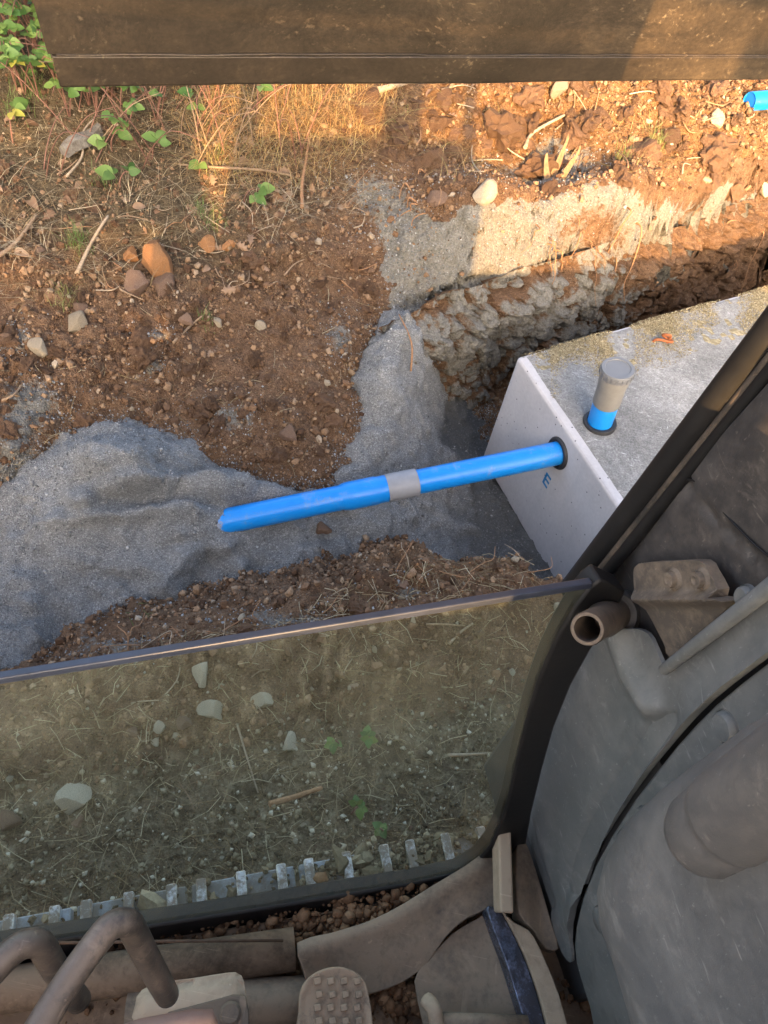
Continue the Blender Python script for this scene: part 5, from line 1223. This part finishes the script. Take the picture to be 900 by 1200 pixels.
# floor and everything on it
def n3(W, s, seed): return fbm(np.stack([W[:, 0], W[:, 1], W[:, 0] * 0], 1), s, 4, seed)
sheet('cab_floor', [(-300, 1178), (0, 1130), (300, 1083), (480, 1052), (560, 1036), (606, 1014), (640, 1060), (680, 1130), (720, 1230), (800, 1420), (-300, 1420)], 'z', 1.085, M['floor'], EX, lambda X, Y, W: .009 * n3(W, .06, 3) + .004 * n3(W, .015, 5), .02, .007, 1, 0)
tube('floor_pipe', [plane_at(-260, 1200, 'z', 1.115), plane_at(60, 1152, 'z', 1.115), plane_at(345, 1112, 'z', 1.115)], .027, M['floor'], EX, 20)
tube('floor_pipe', [plane_at(150, 1185, 'z', 1.105), plane_at(280, 1175, 'z', 1.105), plane_at(420, 1168, 'z', 1.105)], .028, M['dustmetal'], EX, 20)
def pl_rel(X, Y, W):
    return .022 * sstep(1175, 1070, Y + (X - 480) * .25) + .010 * np.exp(-(polydist(X, Y, [(350, 1120), (450, 1085), (560, 1020)]) / 14) ** 2) + .0035 * n3(W, .05, 13)
sheet('floor_cover', [(347, 1108), (385, 1097), (430, 1083), (468, 1064), (500, 1044), (540, 1020), (566, 1000), (584, 985), (590, 1010), (592, 1040), (600, 1060), (585, 1062), (545, 1078), (520, 1100), (500, 1130), (488, 1140), (470, 1152), (440, 1163), (400, 1172), (368, 1170), (355, 1140)], 'z', 1.112, M['dustmetal'], EX, pl_rel, .004, .006, 2, .001)
sheet('footrest_plate', [(486, 1150), (500, 1126), (530, 1094), (560, 1076), (578, 1068), (592, 1110), (606, 1160), (622, 1215), (640, 1290), (505, 1290), (496, 1200)], 'z', 1.118, M['dustmetal'], EX, lambda X, Y, W: .004 * n3(W, .05, 17) + .006 * sstep(560, 600, X), .005, .006, 2, .001)
def bar(name, x0, y0, z0, x1, y1, z1, wd, ht, mat, bev=.003):
    a, b_ = plane_at(x0, y0, 'z', z0), plane_at(x1, y1, 'z', z1); d = (b_ - a) / 2; s = np.cross(d, UP); s /= np.linalg.norm(s); u = np.cross(s, d); u /= np.linalg.norm(u)
    return boxes(name, [((a + b_) / 2, d, s * wd / 2, u * ht / 2)], mat, EX, bev)
bar('footrest_post', 590, 1070, 1.165, 587, 962, 1.185, .019, .040, M['pad'])
sheet('footrest_edge', [(570, 1066), (578, 1063), (588, 1068), (604, 1098), (620, 1136), (634, 1180), (648, 1235), (662, 1290), (640, 1290), (622, 1225), (606, 1170), (590, 1120)], 'z', 1.150, M['shiny'], EX, lambda X, Y, W: .002 * n3(W, .02, 23) + .0006 * n3(W, .006, 24), .03, .005, 2, .002)
sheet('footrest_side', [(588, 1066), (602, 1080), (620, 1090), (632, 1110), (648, 1146), (664, 1196), (684, 1290), (664, 1290), (650, 1235), (636, 1180), (622, 1136), (606, 1098)], 'z', 1.156, M['pad'], EX, lambda X, Y, W: .003 * n3(W, .03, 25), .03, .006, 2, .002)
sheet('wall_bracket', [(604, 982), (618, 1000), (634, 1040), (648, 1085), (655, 1112), (640, 1112), (622, 1090), (604, 1074), (600, 1030)], 'z', 1.140, M['dustmetal'], EX, lambda X, Y, W: .02 * sstep(640, 605, X), .02, .006, 2, .002)
pd = sheet('pedal', [(350, 1185), (352, 1160), (362, 1145), (378, 1136), (396, 1133), (414, 1138), (427, 1150), (433, 1172), (437, 1205), (438, 1250), (350, 1250)], 'z', 1.185, M['pedalr'], EX, lambda X, Y, W: .004 * np.exp(-(polydist(X, Y, [(350, 1250), (351, 1170), (362, 1147), (380, 1137), (397, 1134), (414, 1139), (427, 1151), (434, 1180), (438, 1250)]) / 4) ** 2), .016, .004, 3, .002)
kn = []
for iy in range(6):
    for ix in range(4):
        c = plane_at(372 + ix * 15.5 + (iy % 2) * 2, 1150 + iy * 15.5, 'z', 1.188); kn.append((c, CABR * .0043, CABF * .0038, UP * .0035))
boxes('tread_knobs', kn, M['pedalr'], pd, .0012)
pdl = sheet('foot_pad', [(158, 1178), (166, 1160), (190, 1152), (230, 1146), (268, 1140), (280, 1141), (286, 1150), (289, 1172), (288, 1188), (240, 1192), (200, 1198), (160, 1203)], 'z', 1.230, M['pad'], EX, lambda X, Y, W: .012 * np.sqrt(np.clip(polydist(X, Y, [(158, 1178), (166, 1160), (280, 1141), (289, 1172), (288, 1188), (160, 1203), (158, 1178)]) / 14, 0, 1)), .012, .005, 2, .002)
sheet('pad_bracket', [(196, 1186), (240, 1174), (272, 1165), (288, 1166), (292, 1185), (294, 1240), (190, 1250)], 'z', 1.243, M['darkmetal'], EX, None, .006, .006, 1, .002)
c = plane_at(270, 1188, 'z', 1.243); lathe('bracket_bolt', c - UP * .003, UP, [(.0125, 0), (.0125, .007), (.0095, .0095), (0, .0095)], M['darkmetal'], EX, 24)
tube('clevis', catmull([plane_at(500, 1172, 'z', 1.15), plane_at(508, 1182, 'z', 1.16), plane_at(512, 1200, 'z', 1.155), plane_at(520, 1240, 'z', 1.15)], 5), .010, M['pad'], EX, 10)
tube('cross_rod', [plane_at(512, 1196, 'z', 1.15), plane_at(618, 1200, 'z', 1.15)], .010, M['dustmetal'], EX, 12)
b1 = [(8, 1275, 1.50), (40, 1215, 1.50), (80, 1150, 1.50), (118, 1098, 1.50), (134, 1083, 1.498), (150, 1082, 1.488), (158, 1094, 1.46), (170, 1118, 1.42), (186, 1148, 1.36), (196, 1166, 1.30)]
tube('travel_lever', catmull([plane_at(x, y, 'z', z) for x, y, z in b1], 5), .0128, M['leverm'], EX, 18)
b2 = [(-70, 1205, 1.44), (-20, 1150, 1.44), (14, 1115, 1.44), (34, 1105, 1.435), (48, 1108, 1.42), (58, 1124, 1.39), (74, 1150, 1.34), (92, 1172, 1.27)]
tube('travel_lever', catmull([plane_at(x, y, 'z', z) for x, y, z in b2], 5), .0135, M['leverm'], EX, 18)
tube('lever_grip', [plane_at(110, 1236, 'z', 1.62), plane_at(165, 1216, 'z', 1.62), plane_at(225, 1203, 'z', 1.62), plane_at(246, 1201, 'z', 1.62), plane_at(252, 1205, 'z', 1.618)], [.012, .012, .011, .010, .004], M['lever2'], EX, 16)
tube('thin_rod', [plane_at(-60, 1107, 'z', 1.150), plane_at(200, 1103, 'z', 1.150), plane_at(332, 1102, 'z', 1.145)], .0020, M['rod'], EX, 8)
dq = []
while len(dq) < 1500:
    x = random.uniform(0, 600); y = 1172 - x * .2 + random.gauss(-8, 22)
    if 60 < x < 560: dq.append(plane_at(x, y, 'z', 1.094))
for cx_, cy_, k in [(455, 1165, 240), (420, 1070, 200), (700, 1160, 120), (480, 1180, 160)]:
    dq += [plane_at(random.gauss(cx_, 26), random.gauss(cy_, 12), 'z', 1.096) for _ in range(k)]
dq = np.array(dq); bits('floor_dirt', dq, .0028 * np.exp(rng.normal(0, .7, len(dq))).clip(.3, 4), rng.random(len(dq)) * .8, M['crumb'], 'loose dirt and crumbs of mud on the cab floor', 'dirt', ico())
# cab shell, house and undercarriage behind and below us
boxes('cab_roof', [cbox(-.78, .25, -.95, -.80, 2.66, 2.74), cbox(-.78, .55, -.10, .44, 2.66, 2.74), cbox(-.78, -.55, -.799, -.101, 2.66, 2.74), cbox(.35, .55, -.799, -.101, 2.66, 2.74)], M['paint'], EX, .03)
boxes('rear_wall', [cbox(-.78, .55, -.97, -.92, 1.05, 2.13), cbox(-.78, .25, -.97, -.92, 2.55, 2.66)], M['paintd'], EX, .01)
for (r0, r1, f0, f1) in [(-.78, -.70, .36, .44), (-.78, -.68, -.97, -.86), (.49, .55, -.97, -.88)]:
    boxes('cab_pillar', [cbox(r0, r1, f0, f1, 1.05, 2.66)], M['paintd'], EX, .01)
boxes('cab_door', [cbox(-.78, -.74, -.84, .34, 1.05, 1.62)], M['paint'], EX, .012)
boxes('right_wall', [cbox(.478, .496, -.90, .40, 1.02, 1.60), cbox(.434, .477, .0, .38, .98, 1.55)], M['paintd'], EX, .01)  # inner box added as dark backing where light came through a panel gap
st_ = boxes('seat', [cbox(-.28, .28, -.62, -.14, 1.42, 1.56)], M['seal'], EX, .04); boxes('backrest', [cbox(-.27, .27, -.78, -.66, 1.58, 1.98)], M['seal'], st_, .04); boxes('shade_armrest', [cbox(.17, .34, -.40, -.16, 1.60, 2.07)], M['seal'], st_, .03)  # tall rest added out of view to keep sun off the lever sleeve
boxes('engine_house', [cbox(-.80, 2.25, -2.8, -1.02, .95, 1.56)], M['paint'], EX, .06)
boxes('side_deck', [cbox(.60, 1.75, -1.0, .10, .95, HOODZ)], M['paint'], EX, .05)
boxes('turntable', [cbox(-.85, 1.75, -2.6, .10, .88, .95)], M['paintd'], EX, .01)
boxes('undercarriage', [cbox(-1.2, 1.8, -1.6, -.30, .35, .86)], M['paintd'], EX, .02)
# tracks: a belt of triple-bar shoes, each shoe a piece
PITCHT = .187; TTOP = .846; TR = .36; TCR = (-.191 + .004) / 2
def track_loop(fc0, fc1, name):
    half = (fc1 - fc0) / 2; L = 9 * PITCHT; cz_ = TTOP - TR
    rend = -.004 + 9 * PITCHT; lend = -.004 - 9 * PITCHT
    tr = boxes(name, [cbox(lend, rend, fc0 + .08, fc1 - .08, .2, .72)], M['paintd'], EX, .03)
    me = None; n_arc = int(round(math.pi * TR / PITCHT)); path = []
    for k in range(-9, 10): path.append((-.004 + k * PITCHT, TTOP, 0.))
    for k in range(1, n_arc): a = math.pi * k / n_arc; path.append((rend + TR * math.sin(a), cz_ + TR * math.cos(a), a)); path.append((lend - TR * math.sin(a), cz_ + TR * math.cos(a), -a))
    for k in range(-9, 10): path.append((-.004 + k * PITCHT, cz_ - TR, math.pi))
    for (r, z, a) in path:
        if me is None:
            V = []; F = []
            for b_ in [((0, 0, -.012), (PITCHT * .475, 0, 0), (0, half - .004, 0), (0, 0, .012))] + [((dx, 0, .010), (.0085, 0, 0), (0, half, 0), (0, 0, .009)) for dx in (-.072, -.004, .066)]:
                v, f = box_data(*b_); F += [tuple(i + len(V) for i in q) for q in f]; V += v
            me = bpy.data.meshes.new('track_shoe'); me.from_pydata(V, [], F); bm = bmesh.new(); bm.from_mesh(me); bmesh.ops.recalc_face_normals(bm, faces=bm.faces)
            bmesh.ops.bevel(bm, geom=bm.edges[:], offset=.002, segments=1, affect='EDGES'); bm.to_mesh(me); bm.free(); me.materials.append(M['trackmud']); me.materials.append(M['track'])
            for p in me.polygons: p.material_index = int(max(me.vertices[i].co.z for i in p.vertices) > .0135)
        o = bpy.data.objects.new('track_shoe', me); COL.objects.link(o); o.parent = tr
        o.rotation_euler = (Matrix.Rotation(ALPHA, 3, 'Z') @ Matrix.Rotation(a, 3, 'Y')).to_euler()
        o.location = Vector(cabp(r, (fc0 + fc1) / 2, z)) - wloc(tr)
    return tr
track_loop(-.25, .300, 'track'); track_loop(-2.25, -1.70, 'track')
mq = []
for k in range(1100):
    r_ = random.gauss(.30, .13) if k < 650 else random.uniform(-.6, .5)
    mq.append(cabp(r_, random.uniform(.15, .296), .848 + random.random() * .006))
mq = np.array(mq); mq = np.vstack([mq] + [mq[rng.integers(0, 40, 900)] + rng.normal(0, .012, (900, 3)) * np.array([1, 1, .25])])
bits('track_mud', mq, .0048 * np.exp(rng.normal(0, .5, len(mq))), rng.random(len(mq)) * .8, M['trodcrumb'], 'crumbs of dried mud lying on the track plates behind the glass', 'mud', ico(), .4, False)
# bucket hanging in front, its worn outer face towards us
BL = CABR * -.237 + CABF * 1.66 + UP * 1.55
bl = at(67, 103, 1.80); brt = at(900, 94, 1.80); bd = brt - bl; bd /= np.linalg.norm(bd); BW = 1.75
bu = UP - CABF * .06 - bd * .06; bu /= np.linalg.norm(bu); bn = np.cross(bd, bu); bn = bn if bn @ CF > 0 else -bn
prof = [(0.0, .0), (.075, 0.0), (.30, .0)] + [(.30 + .34 * math.sin(a), .34 - .34 * math.cos(a)) for a in np.linspace(.12, 2.0, 16)]
def shell(name, prof, th, x0, x1, nseg, mat, parent, warp=.0):
    xs = np.linspace(x0, x1, nseg); V = []; F = []; n = len(prof)
    pr = np.array(prof); tg = np.gradient(pr, axis=0); tg /= np.linalg.norm(tg, axis=1)[:, None]; inn = pr + np.stack([-tg[:, 1], tg[:, 0]], 1) * th
    loop = np.vstack([pr, inn[::-1]]); k = len(loop)
    for x in xs:
        wz = warp * vnoise(np.array([[x * 1.7, 3., 1.]]), .5, 3)[0] + warp * .6 * vnoise(np.array([[x * 1.0, 7., 1.]]), .09, 4)[0]
        for (a, b_) in loop: V.append(tuple(bl + bd * x + bu * (a + (wz if a < .01 else 0)) + bn * b_))
    for i in range(nseg - 1):
        for j in range(k): F.append((i * k + j, i * k + (j + 1) % k, (i + 1) * k + (j + 1) % k, (i + 1) * k + j))
    F += [tuple(range(k)), tuple((nseg - 1) * k + j for j in range(k))[::-1]]
    me = bpy.data.meshes.new(name); me.from_pydata(V, [], F); bm = bmesh.new(); bm.from_mesh(me); bmesh.ops.recalc_face_normals(bm, faces=bm.faces); bm.to_mesh(me); bm.free()
    for p in me.polygons: p.use_smooth = True
    o = link(name, me, mat, parent); sharp(o, 35); return o
BK = shell('bucket', [(.043, .0)] + prof[2:], .014, 0, BW, 90, M['bucket'], EX)
ce = shell('cutting_edge', [(0, .002), (.003, -.003), (.0415, -.003)], .020, .004, BW - .004, 160, M['bucket'], BK, .0012); bevel(ce, .003, 2)
wp = [bl + bd * x + bu * (.0430 + .0012 * vnoise(np.array([[x, 1., 2.]]), .05, 5)[0]) + bn * -.002 for x in np.linspace(.01, BW - .01, 140)]
tube('weld_bead', wp, [.0016 + .0008 * vnoise(np.array([[x * 1., 4., 2.]]), .03, 6)[0] for x in np.linspace(0, BW, 140)], M['bucket'], BK, 8)
for x in (0.012, BW - .012):
    V = []; pr = [(.03, .016)] + [(a, b_ + .014) for a, b_ in prof[2:]]; n = len(pr)
    me = bpy.data.meshes.new('side_plate'); me.from_pydata([tuple(bl + bd * (x + s * .010) + bu * a + bn * b_) for s in (-1, 1) for a, b_ in pr], [], [tuple(range(n))[::-1], tuple(range(n, 2 * n))] + [(i, (i + 1) % n, (i + 1) % n + n, i + n) for i in range(n)])
    link('side_plate', me, M['bucket'], BK)
for x in (BW * .40, BW * .60):
    boxes('bucket_ear', [(bl + bd * x + bu * .78 + bn * .22, bd * .02, bu * .20, bn * .17)], M['bucket'], BK, .02)
# leaf screen added out of view behind the machine, to shade the left bank
SH = np.array([SUN_TO.x, SUN_TO.y, 0]); SH /= np.linalg.norm(SH); SP = np.array([-SH[1], SH[0], 0]); SP = SP if SP @ CABR > 0 else -SP
hb = cabp(-.9, -.9, 0) + SH * 5
shade_hedge = thing('shade_hedge', 'tall leaf screen added out of view to shade the left bank', 'shade_hedge', hb - SP * 1.2)
hn = 13000; ha = rng.uniform(0, 3.4, hn); hh_ = rng.random(hn) ** .8; htop = np.where(ha > .10, 4.8, 3.3) + .35 * vnoise(np.stack([ha, ha * 0, ha * 0], 1), .4, 401); hd = rng.normal(0, .28, hn)
_z = .1 + (htop - .1) * hh_; _k = ~((ha < .55) & (_z > 3.40) & (_z < 3.62)); ha, hd, htop, hh_ = ha[_k], hd[_k], htop[_k], hh_[_k]; hn = len(ha)  # gap left in the leaves so sun reaches the ochre boulder
hc = hb - SP * ha[:, None] + SH * hd[:, None] + UP * (.1 + (htop - .1) * hh_)[:, None]
lv = []; lf = []
for c in hc:
    d1 = rng.normal(size=3); d1 /= np.linalg.norm(d1); d2 = np.cross(d1, rng.normal(size=3)); d2 /= np.linalg.norm(d2); b_ = len(lv)
    lv += [tuple(c - d1 * .09), tuple(c + d2 * .05), tuple(c + d1 * .09), tuple(c - d2 * .05)]; lf.append((b_, b_ + 1, b_ + 2, b_ + 3))
me = bpy.data.meshes.new('crown'); me.from_pydata(lv, [], lf); link('crown', me, M['green'], shade_hedge)
for k in range(5): tube('trunk', [hb - SP * (.3 + .65 * k) - UP * .1, hb - SP * (.35 + .65 * k) + UP * 1.2, hb - SP * (.25 + .65 * k) + UP * 2.8], [.05, .04, .015], M['twig'], shade_hedge, 8)
# arm and boom above the view
ap = bl + bd * BW * .5 + bu * .9 + bn * .25
boxes('arm', [((ap + cabp(.9, 2.9, 4.0)) / 2, (cabp(.9, 2.9, 4.0) - ap) / 2, CABR * .11, np.cross(cabp(.9, 2.9, 4.0) - ap, CABR) / np.linalg.norm(cabp(.9, 2.9, 4.0) - ap) * .14)], M['paint'], EX, .02)

# ------------------------------------------------------------------ labels of the many: each told by its size and its nearest landmark
MARKS = [(188, 308, 'the ochre boulder'), (92, 380, 'the pale pinkish stone'), (45, 408, 'the flat cream stone'), (566, 229, 'the square yellow block'), (337, 508, 'the tan slope stone'), (220, 375, 'the reddish slope stone'),
    (437, 440, 'the grey heap crest'), (885, 118, 'the spare blue pipe'), (652, 195, 'the broken stakes'), (67, 105, 'the left bucket corner'), (96, 170, 'the rotten log chip'), (356, 215, 'the curved orange root'), (606, 418, 'the far tank corner'),
    (637, 158, 'the pale curved root'), (770, 172, 'the far bank grass tuft'), (130, 522, 'the gravel heap top'), (15, 570, 'the left hollow'), (834, 140, 'the upright yellow stone'), (238, 250, 'the short grass tuft'),
    (246, 833, 'the angular pale stone'), (86, 935, 'the large speckled stone'), (338, 872, 'the half-dusty stone'), (550, 886, 'the straight pale stick'), (350, 938, 'the splintered orange root'), (537, 742, 'the short thick stick'), (418, 803, 'the pale dead leaf'), (184, 858, 'the little stone row'),
    (655, 675, 'the pillar foot'), (100, 775, 'the low ridge end'), (470, 690, 'the reddish ridge stone'), (285, 722, 'the tan ridge pebble'), (560, 640, 'the ridge crest'), (775, 400, 'the rusty eye'), (900, 235, 'the pale pit-edge stone'), (262, 612, 'the buried pipe end'), (480, 270, 'the sandy edge tip')]
KIND = {'soil_clod': 'earth lump', 'stone': 'pebble', 'twig': 'twig', 'root': 'root', 'dead_leaf': 'dead leaf', 'dry_stem': 'dry stem', 'bramble_plant': 'leafy bramble'}
seen_l = {}
for o in COL.objects: seen_l.setdefault(o.get('label'), []).append(o)
fresh = {}
for lab, os_ in list(seen_l.items()):
    if not lab or len(os_) < 2: continue
    for o in os_:
        kind = o.name.split('.')[0]
        me_ = o.data
        if kind in ('twig', 'root', 'dry_stem'):
            c = np.mean([v.co[:] for v in me_.vertices], 0) + np.array(o.location); sz = max(me_.vertices[0].co.length, np.ptp([v.co[:] for v in me_.vertices], axis=0).max()); cls = 'short' if sz < .12 else ('long' if sz > .26 else 'middling')
        else:
            c = np.array(o.location); sz = o.scale[0] * 2; cls = {'stone': ('tiny', 'small', 'fair-sized')[(sz > .016) + (sz > .03)], 'soil_clod': ('small', 'middling', 'big')[(sz > .04) + (sz > .065)], 'dead_leaf': ('small', 'large')[int(o.scale[0] > .06)]}.get(kind, 'green')
        x, y = to_px(c); x = float(x); y = float(y)
        mx, my, mn = min(MARKS, key=lambda q: (q[0] - x) ** 2 + (q[1] - y) ** 2)
        dx, dy = x - mx, y - my; r = math.hypot(dx, dy)
        dr = ['right', 'lower right', 'below', 'lower left', 'left', 'upper left', 'above', 'upper right'][int(((math.degrees(math.atan2(dy, dx)) + 22.5) % 360) // 45)]
        dr = {'below': 'below', 'above': 'above', 'right': 'right of', 'left': 'left of', 'lower right': 'below right of', 'lower left': 'below left of', 'upper left': 'above left of', 'upper right': 'above right of'}[dr]
        how = 'just' if r < 22 else ('near' if r < 50 else ('off' if r < 90 else 'far'))
        tone = {'stone': {'ochre_stone': 'orange', 'earthy_stone': 'brown', 'pale_limestone': 'pale', 'grey_stone': 'grey', 'dark_dusty_stone': 'grey', 'chalky_stone': 'pale'}.get(me_.materials[0].name, '') if me_ and me_.materials else '', 'soil_clod': 'brown', 'root': 'reddish'}.get(kind, {'red_brown_stem': 'red-brown', 'bleached_wood': 'bleached', 'twig_bark': 'brown', 'root_bark': 'reddish'}.get(me_.materials[0].name, '') if me_ and me_.materials else '')
        fresh.setdefault(f"{cls} {tone} {KIND.get(kind, kind)} {how} {dr} {mn}".replace('  ', ' '), []).append((r, o))
ORD = ['nearest', 'second', 'third', 'fourth', 'fifth', 'sixth', 'seventh', 'eighth']
for lab, lst in fresh.items():
    lst.sort(key=lambda q: q[0])
    for i, (r, o) in enumerate(lst):
        o['label'] = lab if len(lst) == 1 or i >= len(ORD) else (lab + ', ' + ORD[i])
